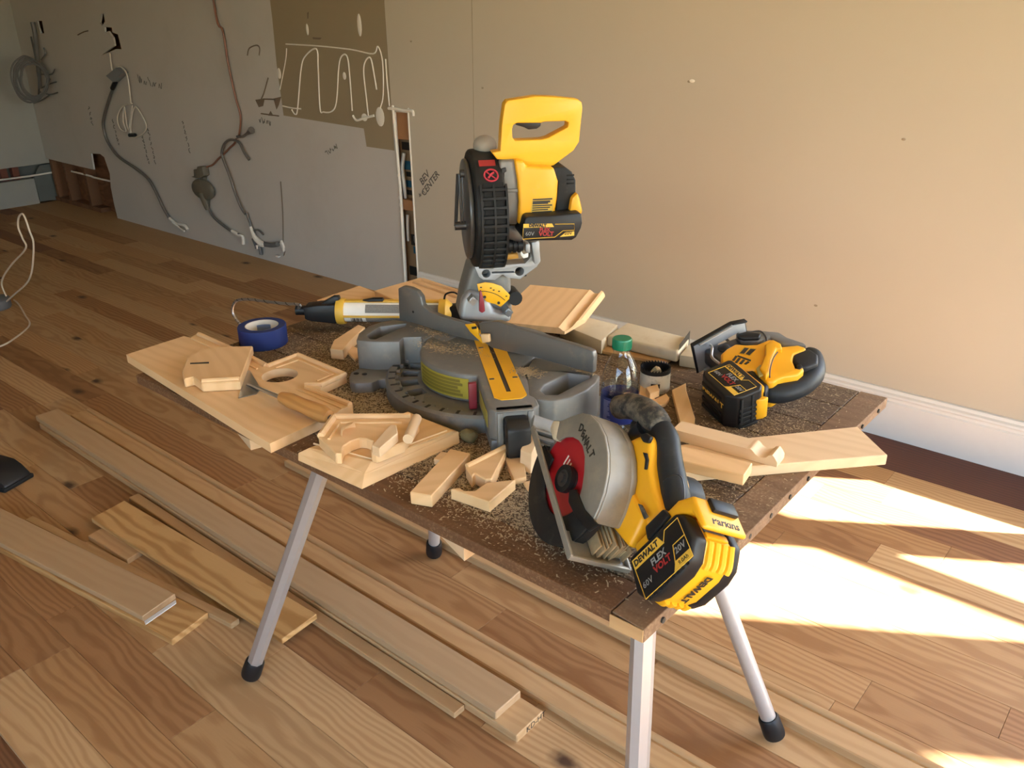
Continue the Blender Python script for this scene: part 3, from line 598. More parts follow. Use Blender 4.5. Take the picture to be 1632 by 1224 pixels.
# ------------------------------------------------------------------ work table
TZ = .70; TH = .022
def tablewood(name, base, dark, fleck, amt):
    s = N(name); v = s.coord((3, 26, 26)); v2 = s.coord((1,1,1))
    a = s.noise(v, 2.2, 5, .65); b = s.noise(v2, 6, 3)
    c = s.mix(s.ramp(a, [(.35,(0,)*3),(.65,(1,)*3)]), dark, base)
    d = s.noise(v2, 210, 3, .6); e = s.noise(v2, 4.5, 4, .6)
    f = s.math('MULTIPLY', s.ramp(d, [(.5,(0,)*3),(.62,(1,)*3)]), s.ramp(e, [(.36,(0,)*3),(.62,(amt,)*3)]))
    saw = s.coord((60, 3, 3)); k = s.noise(saw, 3, 2)
    c = s.mix(s.math('MULTIPLY', k, .3), c, dark)
    c = s.mix(f, c, fleck)
    s.bsdf(c, .75, 0, .3, bump=d, bstr=.3, bdist=.001); return s.m
TW = tablewood('weathered table plank', (.155,.10,.06), (.07,.044,.027), (.40,.31,.19), .9)
TR = tablewood('end rail wood', (.235,.145,.085), (.16,.095,.055), (.4,.3,.19), .5)
TF = tablewood('reddish table edge', (.17,.085,.04), (.10,.048,.022), (.35,.24,.13), .3)
table = root('work_table', 'work table of weathered brown planks on four aluminium legs, strewn with sawdust', 'table', loc=(-1.13,1.25,0))
TX0, TX1, TY0, TY1 = -1.81, -.507, .79, 1.72
ys = [.79, .864, .972, 1.08, 1.188, 1.296, 1.404, 1.512, 1.62, 1.72]
for i, (a, b) in enumerate(zip(ys, ys[1:])):
    bm = B(); box(bm, (TX0+(.012 if i % 2 else 0), a+.0012, TZ-TH), (TX1-.001, b-.0012, TZ), .0022, 2)
    obj('plank', at(bm, table), [TF, TW][i > 0] if i else TF, table, smooth=False)
bm = B(); prism(bm, [(TX1+.0005,.79),(-.452,.785),(-.449,1.1),(-.453,1.4),(-.451,1.722),(TX1+.0005,1.72)], 'z', TZ-.0225, TZ, bev=.0015)
obj('end_rail', at(bm, table), TR, table, smooth=False)
for i in range(11):
    y = .83+.083*i+.012*math.sin(i*7); bm = B(); cyl(bm, (-.4515,y,TZ-.011), (-.4485,y,TZ-.011), .0045, 10); obj('nail_hole', at(bm, table), PRNT, table)
bm = B(); box(bm, (TX1+.001,.7835,TZ-.0215), (-.453,.7852,TZ-.001), .0003, 1); obj('sawn_end', at(bm, table), LUMB, table, smooth=False)
for x in (-1.47, -.62):
    bm = B(); box(bm, (x-.02,.845,TZ-TH-.036), (x+.02,1.68,TZ-TH-.0005), .002); obj('cross_rail', at(bm, table), LUMG, table, smooth=False)
for P in ([(-.9059,.8403,.64),(-.7988,.8048,.64),(-.7999,.8372,.64),(-.911,.8791,.64)], [(-1.5045,.8379,.64),(-1.3923,.806,.64),(-1.3836,.8373,.64),(-1.4979,.8738,.64)]):
    bm = B(); prism(bm, [(p[0],p[1]) for p in P], 'z', .64, TZ-TH-.0005, bev=.001); obj('cleat', at(bm, table), PINE2, table, smooth=False)
def leg(foot, top, faceted, turn=0):
    f, t_ = Vector(foot), Vector(top); d = (t_-f).normalized()
    n = 8 if faceted else 24; r = .0185 if faceted else .0165
    a = f+d*.03; bm = B()
    cyl(bm, a, t_, r, n); o = obj('leg', at(bm, table), ALU if faceted else ALU2, table, smooth=not faceted)
    bm = B(); b = B()
    lathe(b, [(0,0),(.017,0),(.0225,.004),(.0235,.012),(.0225,.05),(.0195,.056),(0,.056)], 24)
    b.transform(Matrix.Translation(f) @ d.to_track_quat('Z','Y').to_matrix().to_4x4() @ Matrix.Translation((0,0,.0095)))
    join(bm, b); obj('foot_cap', at(bm, table), BLKP, o)
leg((-1.507,.777,0), (-1.235,.887,TZ-TH-.002), True)
leg((-.44,.78,0), (-.512,.885,TZ-TH-.002), True)
leg((-.465,1.399,0), (-.70,1.27,TZ-TH-.002), False)
leg((-1.519,1.407,0), (-1.32,1.26,TZ-TH-.002), False)
# sawdust: thin heaps and loose shavings
SAWD = plain('sawdust', (.44,.345,.225), .9, spec=.1, var=.25, scale=220)
rr = random.Random(5); bm = B()
def heap(cx, cy, rx, ry, n, zz=TZ):
    for i in range(n):
        x, y = cx+rx*rr.gauss(0, .55), cy+ry*rr.gauss(0, .55)
        if not (TX0+.01 < x < -.46 and .80 < y < 1.71): continue
        s_ = rr.uniform(.0006, .0018); l = s_*rr.choice((1, 1, 1, 1.5, 2, 3)); w = rr.uniform(0, PI)
        c, s2 = math.cos(w), math.sin(w); z = zz+rr.uniform(.0002, .0016)
        P = [(x+c*l-s2*s_*.6, y+s2*l+c*s_*.6, z), (x-c*l-s2*s_*.6, y-s2*l+c*s_*.6, z+rr.uniform(0,.001)), (x-c*l+s2*s_*.6, y-s2*l-c*s_*.6, z), (x+c*l+s2*s_*.6, y+s2*l-c*s_*.6, z+rr.uniform(0,.001))]
        bm.faces.new([bm.verts.new(p) for p in P])
for h in ((-1.27,1.00,.17,.09,5200), (-1.12,.95,.2,.07,3600), (-.86,.98,.2,.10,4200), (-.80,.89,.26,.06,3200), (-1.5,1.2,.2,.14,3200), (-.62,1.05,.12,.16,2200), (-.6,1.4,.10,.3,1800), (-1.15,1.25,.7,.5,5200), (-.75,1.2,.12,.12,1500)): heap(*h)
tag(obj('sawdust', bm, SAWD, smooth=False), 'sawdust and fine shavings scattered over the work table', 'sawdust', kind='stuff')

# ------------------------------------------------------------------ mitre saw (turned to forty five degrees)
ms = root('mitre_saw', 'yellow and grey mitre saw with raised head standing in the middle of the table', 'mitre saw',
          Matrix.Translation((-1.135,1.25,TZ)) @ Matrix.Rotation(math.radians(3),4,'Z'))
RA = Matrix.Rotation(math.radians(-43),4,'Z')
def msp(name, bm, m, arm=False, parent=None, ang=38):
    if arm: bm.transform(RA)
    return obj(name, bm, m, parent or ms, ang=ang)
# base: half ring with windows, two pods, feet
def arcp(r, a0, a1, n): return [(r*math.cos(math.radians(a0+(a1-a0)*i/n)), r*math.sin(math.radians(a0+(a1-a0)*i/n))) for i in range(n+1)]
def sect(r0, r1, a0, a1, n=3): return arcp(r1, a0, a1, n)+arcp(r0, a1, a0, n)
bm = B()
wins = [sect(.158,.195,a,a+10) for a in (-163,-150,-134,-117,-36,-22)]
prism(bm, arcp(.223,-180,0,48)+arcp(.10,0,-180,24), 'z', .006, .028, holes=wins)
lathe(bm, [(.205,.028),(.206,.036),(.221,.036),(.226,.031),(.226,0),(.218,0)], 60, arc=(-PI,0))
for i in range(19):
    a = math.radians(-172+8.6*i); box(bm, (-.006,-.004,.027), (.006,.004,.0355), .001, 1, Matrix.Rotation(a,4,'Z') @ Matrix.Translation((.2035,0,0)))
base = msp('base', bm, CAST)
bm = B(); prism(bm, arcp(.214,-178,-2,30)+arcp(.12,-2,-178,20), 'z', .001, .004); msp('base_shade_sheet', bm, plain('painted base shade', (.012,.012,.012), .8), parent=base)  # near-black sheet painted in as the shade inside the hollow base
bm = B()
for i in range(17):
    a = math.radians(-170+9.2*i); box(bm, (-.008,-.003,.0), (.006,.003,.0006), 0, 1, Matrix.Rotation(a,4,'Z') @ Matrix.Translation((.2135,0,.0362)))
for a in (-165,-158): cyl(bm, (.197*math.cos(math.radians(a)), .197*math.sin(math.radians(a)), .0279), (.197*math.cos(math.radians(a)), .197*math.sin(math.radians(a)), .0287), .005, 12)
o = msp('detent_notch', bm, BLKP, parent=base); tag(o, kind='stuff')
lp = [(-.2696,-.1346,.09),(-.296,-.1024,.09),(-.3136,-.0551,.09),(-.309,-.0174,.09),(-.2975,.009,.09),(-.2436,.0081,.09),(-.1383,.0094,.09),(-.1462,-.0256,.09),(-.1486,-.0486,.09),(-.1656,-.0368,.09),(-.1962,-.0636,.09),(-.1841,-.0875,.09),(-.2258,-.1196,.09),(-.2619,-.1354,.09)]
hl = [(-.273,-.099,.09),(-.2878,-.0436,.09),(-.2538,.0078,.09),(-.2451,-.0066,.09),(-.2391,-.1067,.09),(-.2495,-.1116,.09)]
def sh(P, dx=0, dy=0): return [(p[0]+dx, p[1]+dy) for p in P]
lp = sh(lp[:5])+[(-.10,.055),(-.10,-.035)]+sh(lp[7:]); 
bm = B(); prism(bm, lp, 'z', .012, .09, holes=[sh(hl)], bev=.004); lpod = msp('left_table', bm, CAST, ang=28)
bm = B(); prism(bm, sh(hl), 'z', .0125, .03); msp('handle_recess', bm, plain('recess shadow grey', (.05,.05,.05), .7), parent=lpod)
rp = [(.1319,-.0487,.09),(.1077,.0099,.09),(.1324,.0164,.09),(.196,.013,.09),(.252,.0114,.09),(.2692,.0084,.09),(.2811,-.0228,.09),(.2867,-.0665,.09),(.28,-.1126,.09),(.2635,-.1424,.09),(.2346,-.1543,.09),(.2101,-.1493,.09)]
hr = [(.2163,-.1171,.09),(.2065,-.0909,.09),(.2113,-.0158,.09),(.2538,-.0006,.09),(.2587,-.0112,.09),(.253,-.1139,.09),(.2342,-.1274,.09)]
bm = B(); prism(bm, sh(rp), 'z', .012, .09, holes=[sh(hr)], bev=.004); rpod = msp('right_table', bm, CAST, ang=50)
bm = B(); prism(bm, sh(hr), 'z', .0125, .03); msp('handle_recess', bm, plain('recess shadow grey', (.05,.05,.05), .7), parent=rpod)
bm = B(); ff = [(-.2473,-.1841,.024),(-.2641,-.1623,.024),(-.2666,-.1328,.024),(-.2106,-.1009,.024),(-.1827,-.0983,.024),(-.1376,-.1383,.024),(-.1423,-.1546,.024),(-.174,-.1426,.024),(-.1873,-.1543,.024),(-.1841,-.177,.024),(-.2097,-.2008,.024),(-.2249,-.2009,.024)]
prism(bm, ff, 'z', 0, .024, bev=.003)
msp('foot_flange', bm, CAST); bm = B(); prism(bm, [(.19,-.10),(.26,-.09),(.285,.0),(.285,.07),(.10,.07),(.10,-.02)], 'z', 0, .014, bev=.002); msp('foot_flange', bm, CAST)
bm = B(); q = [(-.2479,-.1626,.0242),(-.2311,-.154,.0242)]
for p in q: cyl(bm, (p[0],p[1],.024), (p[0],p[1],.0247), .006, 14)
o = msp('mounting_hole', bm, BLKP); tag(o, kind='stuff')
# turntable with arm
bm = B()
w = .047
pts = arcp(.150, 17, 343, 60); pts = [(r_[0], r_[1]) for r_ in pts]
ra_ = [(.2439,.0151,.09),(.1165,.0476,.09),(.0685,.0828,.09)]
pts = [( .150*math.cos(math.radians(a)), .150*math.sin(math.radians(a))) for a in [62+280*i/56 for i in range(57)]]
pts += [(.30,-w),(.312,-w+.012),(.312,w-.012),(.30,w)]+[(p[0],p[1]) for p in ra_[1:]]
prism(bm, pts, 'z', .029, .0895, bev=.004); msp('turntable', bm, CAST, True, ang=50)
bm = B(); box(bm, (.19,-.045,.004), (.308,.045,.029), .004); msp('arm_underside', bm, CAST, True)
bm = B(); hole = [(-.075,-.0035),(.235,-.0035),(.235,.0055),(-.075,.0055)]
prism(bm, [(-.11,-.012),(-.05,-.028),(.255,-.030),(.268,-.018),(.268,.020),(.255,.032),(-.05,.030),(-.11,.012)], 'z', .0885, .0912, holes=[hole]); kp = msp('kerf_plate', bm, YEL2, True)
bm = B(); prism(bm, [(-.075,-.0035),(.235,-.0035),(.235,.0055),(-.075,.0055)], 'z', .0896, .0899); msp('kerf_slot', bm, plain('slot dark brown', (.045,.03,.02), .8), True, kp)
bm = B()
for a_, l_ in ((.0,-.02),(.0,.022),(.17,-.022),(.17,.024)): box(bm, (a_-.003,l_-.005,.0905), (a_+.003,l_+.005,.0918), .001)
o = msp('screw', bm, DSTEEL, True, kp); tag(o, kind='stuff')
bm = B(); b = B(); lathe(b, [(.1512,.036),(.1512,.080)], 20, arc=(math.radians(-85),math.radians(-28))); join(bm, b); bm.transform(Matrix.Rotation(math.radians(-40),4,'Z')); lb = msp('warning_label', bm, plain('warning label yellow', (.36,.29,.03), .5))
bm = B()
for i in range(5):
    z = .0405+.0075*i; b = B(); lathe(b, [(.1518,z),(.1518,z+.006)], 16, arc=(math.radians(-82+1*(i%2)),math.radians(-33-2*(i%3)))); join(bm, b)
bm.transform(Matrix.Rotation(math.radians(-40),4,'Z')); o = msp('printed_lines', bm, plain('label print olive', (.17,.13,.015), .6), parent=lb); tag(o, kind='stuff')
bm = B(); box(bm, (.16,-.068,.03), (.172,-.052,.085), .002); msp('mitre_pointer', bm, DRED, True)
bm = B(); box(bm, (.18,-.0482,.045), (.285,-.047,.075), .0005); msp('arm_label', bm, plain('arm label olive', (.30,.25,.05), .5), True)
# mitre lock handle
bm = B(); prism(bm, [(.305,.078),(.335,.080),(.352,.070),(.356,.020),(.346,.006),(.326,.006),(.318,.03),(.305,.05)], 'y', -.022, .022, bev=.006); hd = msp('mitre_lock_handle', bm, BLKP, True)
bm = B(); prism(bm, [(.30,.085),(.315,.086),(.322,.02),(.312,.012),(.30,.02)], 'y', -.034, -.0225, bev=.003); prism(bm, [(.30,.085),(.315,.086),(.322,.02),(.312,.012),(.30,.02)], 'y', .0225, .034, bev=.003); prism(bm, [(.295,.080),(.316,.0865),(.316,.0895),(.295,.0895)], 'y', -.034,.034, bev=.002); msp('arm_nose', bm, CAST, True)
bm = B(); tube(bm, [(.335,.03,.012),(.352,.045,.008),(.362,.055,.010)], .009, 10); msp('detent_lever', bm, BLKP, True, hd)
# fences
bm = B(); fl = [(-.2692,0,.0984),(-.2659,0,.1732),(-.2512,0,.1809),(-.2281,0,.1812),(-.2082,0,.1771),(-.1965,0,.1666),(-.1929,0,.1479),(-.1737,0,.1362),(-.1371,0,.1319),(-.0987,0,.131),(-.0657,0,.1313),(-.0519,0,.1285),(-.03,0,.0973),(-.0721,0,.0945),(-.1297,0,.0947),(-.2145,0,.0984)]
prism(bm, fl, 'y', 0, .014, bev=.002); f1 = msp('left_fence', bm, FENCE, ang=45)
fr_ = [(-.0308,0,.1385),(.0212,0,.153),(.073,0,.1482),(.1233,0,.1468),(.2424,0,.1423),(.2558,0,.1392),(.2588,0,.1288),(.2575,0,.0943),(.2046,0,.094),(.1191,0,.0952),(.0593,0,.0912),(.0061,0,.0891),(-.0217,0,.0991)]
bm = B(); prism(bm, fr_, 'y', 0, .014, bev=.002); f2 = msp('right_fence', bm, FENCE, ang=45)
bm = B(); q = [(-.2226,-.001,.126),(-.2215,-.001,.1262)]; cyl(bm, (q[0][0],-.0006,q[0][2]), (q[0][0],.001,q[0][2]), .003, 10); msp('fence_screw', bm, BLKP, parent=f1)
bm = B(); prism(bm, [(-.065,-.002,.1302),(-.0383,-.002,.1376),(-.0282,-.002,.1266),(-.0277,-.002,.1154),(-.0123,-.002,.0992),(-.0156,-.002,.0962),(-.0507,-.002,.1161)], 'y', -.006, -.002, bev=.001); g_ = msp('fence_gap_guard', bm, YEL2)
bm = B(); q = [(-.0455,-.0065,.1288),(-.0315,-.0065,.1336),(-.0308,-.0065,.1281),(-.0439,-.0065,.1239)]; prism(bm, q, 'y', -.0066, -.006); msp('guard_slot', bm, PRNT, parent=g_)
bm = B(); q = [(-.0177,-.004,.1201),(.0058,-.004,.1251),(.0075,-.004,.1069),(-.013,-.004,.1004)]; prism(bm, q, 'y', -.012, -.004, bev=.003); msp('wood_chip_in_kerf', bm, PINE)
# column behind the fence, hinge bracket, bevel scale
bm = B(); prism(bm, [(-.12,-.0205,.2389),(-.12,-.0276,.2161),(-.12,-.0419,.17),(-.12,-.0514,.1227),(-.12,-.0479,.1069),(-.12,.0677,.0985),(-.12,.069,.1278),(-.12,.0676,.1627),(-.12,.0671,.197),(-.12,.0655,.214),(-.12,.022,.2354)], 'x', -.215, -.12, bev=.012, seg=3); msp('column', bm, CAST, True, ang=60)
bm = B(); prism(bm, [(-.1,-.0534,.1201),(-.1,-.0464,.1616),(-.1,-.031,.1869),(-.1,.0049,.1732),(-.1,.0172,.1534),(-.1,.0223,.1378),(-.1,.061,.1312),(-.1,.0625,.1059)], 'x', -.14, -.10, bev=.010, seg=3); msp('bevel_housing', bm, CAST2, True, ang=60)
bm = B(); br = [(-.09,-.0186,.2465),(-.09,-.0087,.22),(-.09,.0009,.2129),(-.09,.0261,.2113),(-.09,.0434,.2222),(-.09,.0533,.2142),(-.09,.0813,.2093),(-.09,.1188,.2351),(-.09,.1261,.2457),(-.09,.1246,.2903),(-.09,.1054,.2913),(-.09,.1053,.257),(-.09,.0934,.244),(-.09,.0465,.2431),(-.09,.0213,.2365),(-.09,-.0002,.2381)]
hs = [(-.09,.0072,.2263),(-.09,.0806,.2266)]
def circ2(c, r, n=16): return [(c[1]+r*math.cos(2*PI*i/n), c[2]+r*math.sin(2*PI*i/n)) for i in range(n)]
sl_ = [(p[1],p[2]) for p in [(-.09,.0193,.2302),(-.09,.0679,.2284),(-.09,.0697,.2243),(-.09,.0201,.2255)]]
prism(bm, br, 'x', -.13, -.09, holes=[circ2(hs[0],.0095), circ2(hs[1],.010), sl_], bev=.0025); bk = msp('hinge_bracket', bm, CAST2, True, ang=50)
bm = B(); prism(bm, [(p[1],p[2]) for p in [(-.125,.0025,.2277),(-.125,.1035,.229),(-.125,.1033,.2027),(-.125,.0092,.203)]], 'x', -.14, -.131); msp('bracket_inside', bm, BLKP, True, bk)
bm = B(); prism(bm, [(-.085,-.0139,.2061),(-.085,.0037,.2087),(-.085,.0216,.2051),(-.085,.0395,.1971),(-.085,.0577,.1763),(-.085,.0557,.1666),(-.085,.0368,.1503),(-.085,.0242,.1578),(-.085,.0053,.1644),(-.085,-.0112,.1902)], 'x', -.0875, -.0845, bev=.0008); bs = msp('bevel_scale', bm, YEL2, True)
bm = B(); P = [(-.084,-.0087,.1885),(-.084,.003,.1887),(-.084,.0192,.1839),(-.084,.0335,.1764),(-.084,.0469,.1651)]; tube(bm, [(-.0842,p[1],p[2]) for p in P], .0009, 4, 4)
for p in [(-.084,-.0057,.198),(-.084,.0158,.1951),(-.084,.022,.1902),(-.084,.0337,.1866),(-.084,.0498,.1743)]: box(bm, (-.0846,p[1]-.002,p[2]-.0012), (-.0838,p[1]+.002,p[2]+.0012))
for p in [(-.084,.0018,.1757),(-.084,.0323,.1604)]: cyl(bm, (-.0848,p[1],p[2]), (-.0825,p[1],p[2]), .0032, 10)
o = msp('scale_marks', bm, PRNT, True, bs); tag(o, kind='stuff')
bm = B(); prism(bm, [(-.075,-.0092,.1932),(-.075,-.0062,.193),(-.075,-.0006,.1666),(-.075,.0007,.1458),(-.075,-.0058,.1421),(-.075,-.0123,.1467),(-.075,-.0114,.1673)], 'x', -.083, -.075, bev=.002); msp('bevel_pointer', bm, DRED, True)
for P in ([(-.085,-.0248,.1697)], [(-.085,.0527,.1378)]):
    p = P[0]; bm = B(); cyl(bm, (-.11,p[1],p[2]), (-.078,p[1],p[2]), .011, 4); cyl(bm, (-.078,p[1],p[2]), (-.072,p[1],p[2]), .0068, 12); msp('adjusting_bolt', bm, STEEL, True)
bm = B(); p = [(-.12,.0703,.1587)][0]; cyl(bm, (-.16,p[1],p[2]), (-.11,p[1]+.004,p[2]), .016, 16); msp('bevel_knob', bm, BLKP, True)
# head: blade shroud, lower guard, gear case, motor, battery, handle
CA, CZ, CR_ = -.045, .378, .118
def disc(r, a0, a1, n=28): return [(CA+r*math.cos(math.radians(a0+(a1-a0)*i/n)), CZ+r*math.sin(math.radians(a0+(a1-a0)*i/n))) for i in range(n+1)]
bm = B(); prism(bm, disc(CR_, -100, 215, 44), 'y', -.030, .030, bev=.007, seg=3); shd = msp('blade_shroud', bm, BLK, True, ang=50)
rb = B(); dk = B()
for i in range(12):
    a = -62+8.2*i; r0, r1 = CR_-.004, CR_+.006
    M = Matrix.Translation((CA,0,CZ)) @ Matrix.Rotation(-math.radians(a),4,'Y')
    box(rb, (r0,-.018,-.0035), (r1,.030,.0035), .0015, 1, M)
    box(dk, (CR_-.001,-.013,.0038), (CR_+.0012,.026,.0145), 0, 1, M)
for l_ in (-.019,.006,.030): prism(rb, disc(CR_+.006,-62,33,20)+disc(CR_-.004,33,-62,20), 'y', l_-.002, l_+.002)
o = msp('shroud_slats', rb, BLK, True, shd); tag(o, kind='stuff')
o = msp('slat_opening', dk, plain('deep black', (.004,.004,.004), .9), True, shd); tag(o, kind='stuff')
wp = Matrix.Translation((CA,0,CZ)) @ Matrix.Rotation(-math.radians(50),4,'Y')
b = B(); box(b, (CR_+.0002,-.016,-.004), (CR_+.0009,.016,.012), 0, 1, Matrix.Translation((CA,0,CZ)) @ Matrix.Rotation(-math.radians(56),4,'Y')); wl_ = msp('warning_print', b, PRED, True, shd)
b = B(); M2 = Matrix.Translation((CA,0,CZ)) @ Matrix.Rotation(-math.radians(43),4,'Y')
n_ = 28; ring = [(CR_+.0012, .013*math.cos(2*PI*i/n_)+.004, .013*math.sin(2*PI*i/n_)) for i in range(n_+1)]
tube(b, ring, .0018, 5, 1); tube(b, [(CR_+.0012,-.005,.009),(CR_+.0012,.013,-.009)], .0016, 5, 1); tube(b, [(CR_+.0012,-.002,-.006),(CR_+.0012,.004,.002),(CR_+.0012,.010,.006)], .0022, 5, 2); b.transform(M2); msp('no_hands_symbol', b, plain('red symbol', (.42,.03,.05), .5), True, shd)
bm = B(); ball(bm, (CA-.005,.006,CZ+CR_+.006), 1, 18, (.030,.024,.020)); msp('shroud_cap', bm, plain('dusty grey cap', (.30,.265,.22), .8), True)
bm = B(); prism(bm, disc(.100, -170, 190, 48), 'y', -.040, -.031, bev=.003); msp('lower_guard', bm, plain('smoky guard', (.055,.052,.05), .3, var=.1), True)
lv = [(-.03,-.048,.452),(-.03,-.0584,.3482),(-.03,-.0328,.4575),(-.03,-.0365,.3496)]
bm = B(); cyl(bm, (-.03,lv[0][1],lv[0][2]), (-.03,lv[2][1]+.012,lv[0][2]), .008, 14); cyl(bm, (-.03,lv[1][1]-.004,lv[1][2]), (-.03,lv[3][1]+.012,lv[1][2]), .009, 14)
for l_ in (0, .006): box(bm, (-.035,lv[0][1]-.003+l_,lv[1][2]), (-.025,lv[0][1]-.001+l_,lv[0][2]), .0005)
b = B(); tube(b, [(-.03,lv[0][1]-.004,lv[0][2]),(-.03,lv[1][1]-.002,lv[1][2])], .004, 6, 1); join(bm, b); msp('guard_linkage', bm, DSTEEL, True)
bm = B(); prism(bm, [(.03,.0231,.484),(.03,.055,.4842),(.03,.0612,.4492),(.03,.0605,.3743),(.03,.057,.3583),(.03,.0264,.3599),(.03,.0234,.3851)], 'x', -.10, .03, bev=.005); gc = msp('gear_case', bm, CAST, True, ang=50)
bm = B(); P = [(.034,.0259,.4298),(.034,.0749,.4298),(.034,.0793,.4263),(.034,.0748,.4221),(.034,.0257,.4233)]; prism(bm, P, 'x', .030, .034, bev=.0012); msp('case_rib', bm, CAST, True, gc)
bm = B(); P = [(.034,.0261,.4696),(.034,.0343,.4714),(.034,.0353,.4639),(.034,.0309,.462),(.034,.0307,.4534),(.034,.0259,.4547)]; prism(bm, P, 'x', .030, .036, bev=.001); msp('spindle_lock', bm, BLKP, True, gc)
bm = B(); prism(bm, [(.04,.0504,.486),(.04,.0675,.4838),(.04,.0729,.4728),(.04,.1028,.4707),(.04,.1273,.469),(.04,.1364,.4412),(.04,.1349,.4106),(.04,.1302,.3786),(.04,.0734,.3759),(.04,.067,.3601),(.04,.0552,.3607),(.04,.0584,.4032),(.04,.0561,.4447)], 'x', -.09, .04, bev=.007, seg=3); mo = msp('motor_housing', bm, YEL, True, ang=50)
bm = B(); P = [(.041,.0835,.4099),(.041,.1263,.4112),(.041,.1254,.3824),(.041,.0812,.3819)]; prism(bm, P, 'x', .0402, .0409); rl = msp('rating_label', bm, plain('rating label', (.55,.34,.03), .5), True, mo)
bm = B()
for i in range(7):
    k = i/7.0; P0 = [P[0][j]+(P[3][j]-P[0][j])*(k+.04) for j in range(3)]; P1 = [P[1][j]+(P[2][j]-P[1][j])*(k+.04) for j in range(3)]
    h = .0016 if i not in (1,) else .003
    box(bm, (.0409,P0[1]+.002,min(P0[2],P1[2])-h), (.0413,P1[1]-.002-.004*(i%3),max(P0[2],P1[2])), 0)
o = msp('label_print', bm, PRNT, True, rl); tag(o, kind='stuff')
bm = B(); prism(bm, [(.035,.1228,.4615),(.035,.1261,.4689),(.035,.1508,.4679),(.035,.1644,.4576),(.035,.1726,.4409),(.035,.1731,.4123),(.035,.1655,.3881),(.035,.1588,.3783),(.035,.1331,.3774),(.035,.1344,.4074),(.035,.1376,.4392),(.035,.1285,.445)], 'x', -.085, .035, bev=.012, seg=3); ec = msp('motor_end_cap', bm, BLK, True, ang=60)
bm = B()
for i in range(3): P = [(.036,.1541,.4517),(.036,.1689,.4456)]; box(bm, (.034,P[0][1],P[0][2]-.008*i-.0015), (.0365,P[1][1],P[0][2]-.008*i+.0015), .0005)
o = msp('vent_slot', bm, plain('vent black', (.004,.004,.004), .9), True, ec); tag(o, kind='stuff')
bm = B(); prism(bm, [(.05,.1616,.4091),(.05,.1728,.4196),(.05,.1775,.4084),(.05,.183,.386),(.05,.1832,.377),(.05,.1575,.3805)], 'x', -.06, .05, bev=.004); msp('battery_latch', bm, YEL, True)
# battery
bm = B(); prism(bm, [(.075,.0636,.3797),(.075,.0692,.3838),(.075,.1203,.3834),(.075,.1707,.3864),(.075,.1753,.3828),(.075,.1772,.365),(.075,.1747,.3551),(.075,.1659,.3376),(.075,.1569,.3325),(.075,.0667,.3363),(.075,.06,.339),(.075,.0579,.358)], 'x', -.02, .075, bev=.004); bt = msp('battery', bm, BLKP, True, ang=50)
A_, B_, C_, D_ = [(.0757,.0601,.3701),(.0757,.1608,.3649),(.0757,.1612,.3392),(.0757,.0587,.3403)]
def on4(u, v): return tuple((1-v)*((1-u)*a+u*b)+v*((1-u)*d+u*c) for a, b, c, d in zip(A_, B_, C_, D_))
def armtext(name, s, u, v, size, m, parent, lift=.0008, **k):
    p = Vector(on4(u, v))+Vector((lift,0,0)); xd = Vector(B_)-Vector(A_); R3 = RA.to_3x3()
    return text(name, s, size, R3 @ p, R3 @ xd, R3 @ Vector((0,0,1)), m, parent, **k)
bm = B(); prism(bm, [on4(0,0),on4(.56,-.03),on4(.6,.22),on4(0,.26)], 'x', .0752, .0756); msp('yellow_strip', bm, YLAB, True, bt)
bm = B(); P = [on4(*q) for q in ((0,.28),(0,1),(.62,.95),(.78,.5),(1,.48),(1,0),(.62,.02))]
tube(bm, P+[], .0007, 4, 1); prism(bm, [on4(*q) for q in ((.72,.95),(.84,.6),(1,.58),(1,.9))], 'x', .0752, .0756); msp('label_outline', bm, YLAB, True, bt)
armtext('lettering', 'DEWALT', .28, .11, .0085, PRNT, bt, bold=.0005); armtext('lettering', '60V', .13, .66, .011, PGRY, bt)
armtext('lettering', 'FLEX', .42, .40, .0095, PRED, bt, bold=.0004); armtext('lettering', 'VOLT', .45, .70, .0115, PRED, bt, bold=.0005); armtext('lettering', '20V', .88, .70, .010, PRNT, bt); 
# spring boot and small parts under the gear case
bm = B(); prism(bm, [(-.02,.0364,.3472),(-.02,.0656,.3457),(-.02,.0771,.3121),(-.02,.0652,.3093),(-.02,.0371,.3203)], 'x', -.09, -.02, bev=.004); msp('arm_casting', bm, DSTEEL, True)
s0, s1 = [(-.06,.0383,.2947),(-.06,.0794,.2936)]
bm = B()
for i in range(9): k = i/8; p = [s0[j]+(s1[j]-s0[j])*k for j in range(3)]; cyl(bm, (-.06,p[1]-.0028,p[2]), (-.06,p[1]+.0028,p[2]), .0165 if i % 2 else .0135, 16)
msp('spring_boot', bm, BLKP, True)
bm = B(); prism(bm, [(-.07,.0322,.2704),(-.07,.0736,.2729),(-.07,.076,.2617),(-.07,.0319,.2581)], 'x', -.09, -.07, bev=.002); msp('stop_plate', bm, plain('amber plate', (.50,.25,.03), .5), True)
bm = B(); P = [(-.07,.0885,.2954),(-.07,.0995,.2948),(-.07,.0994,.2727),(-.07,.0884,.2758)]; prism(bm, P, 'x', -.09,-.06, bev=.004); P = [(-.065,.1022,.2959),(-.065,.1193,.2998),(-.065,.1205,.2826),(-.065,.123,.2503),(-.065,.1094,.2461),(-.065,.1046,.2762)]; prism(bm, P, 'x', -.11,-.065, bev=.004); msp('arm_pivot', bm, CAST2, True)
bm = B(); P = [(-.055,.076,.2853),(-.055,.0832,.2739),(-.055,.0941,.2769),(-.055,.0929,.2672),(-.055,.0831,.2653),(-.055,.0771,.273)]; prism(bm, P, 'x', -.058,-.054, bev=.001); msp('lock_pin_clip', bm, WHT2, True)
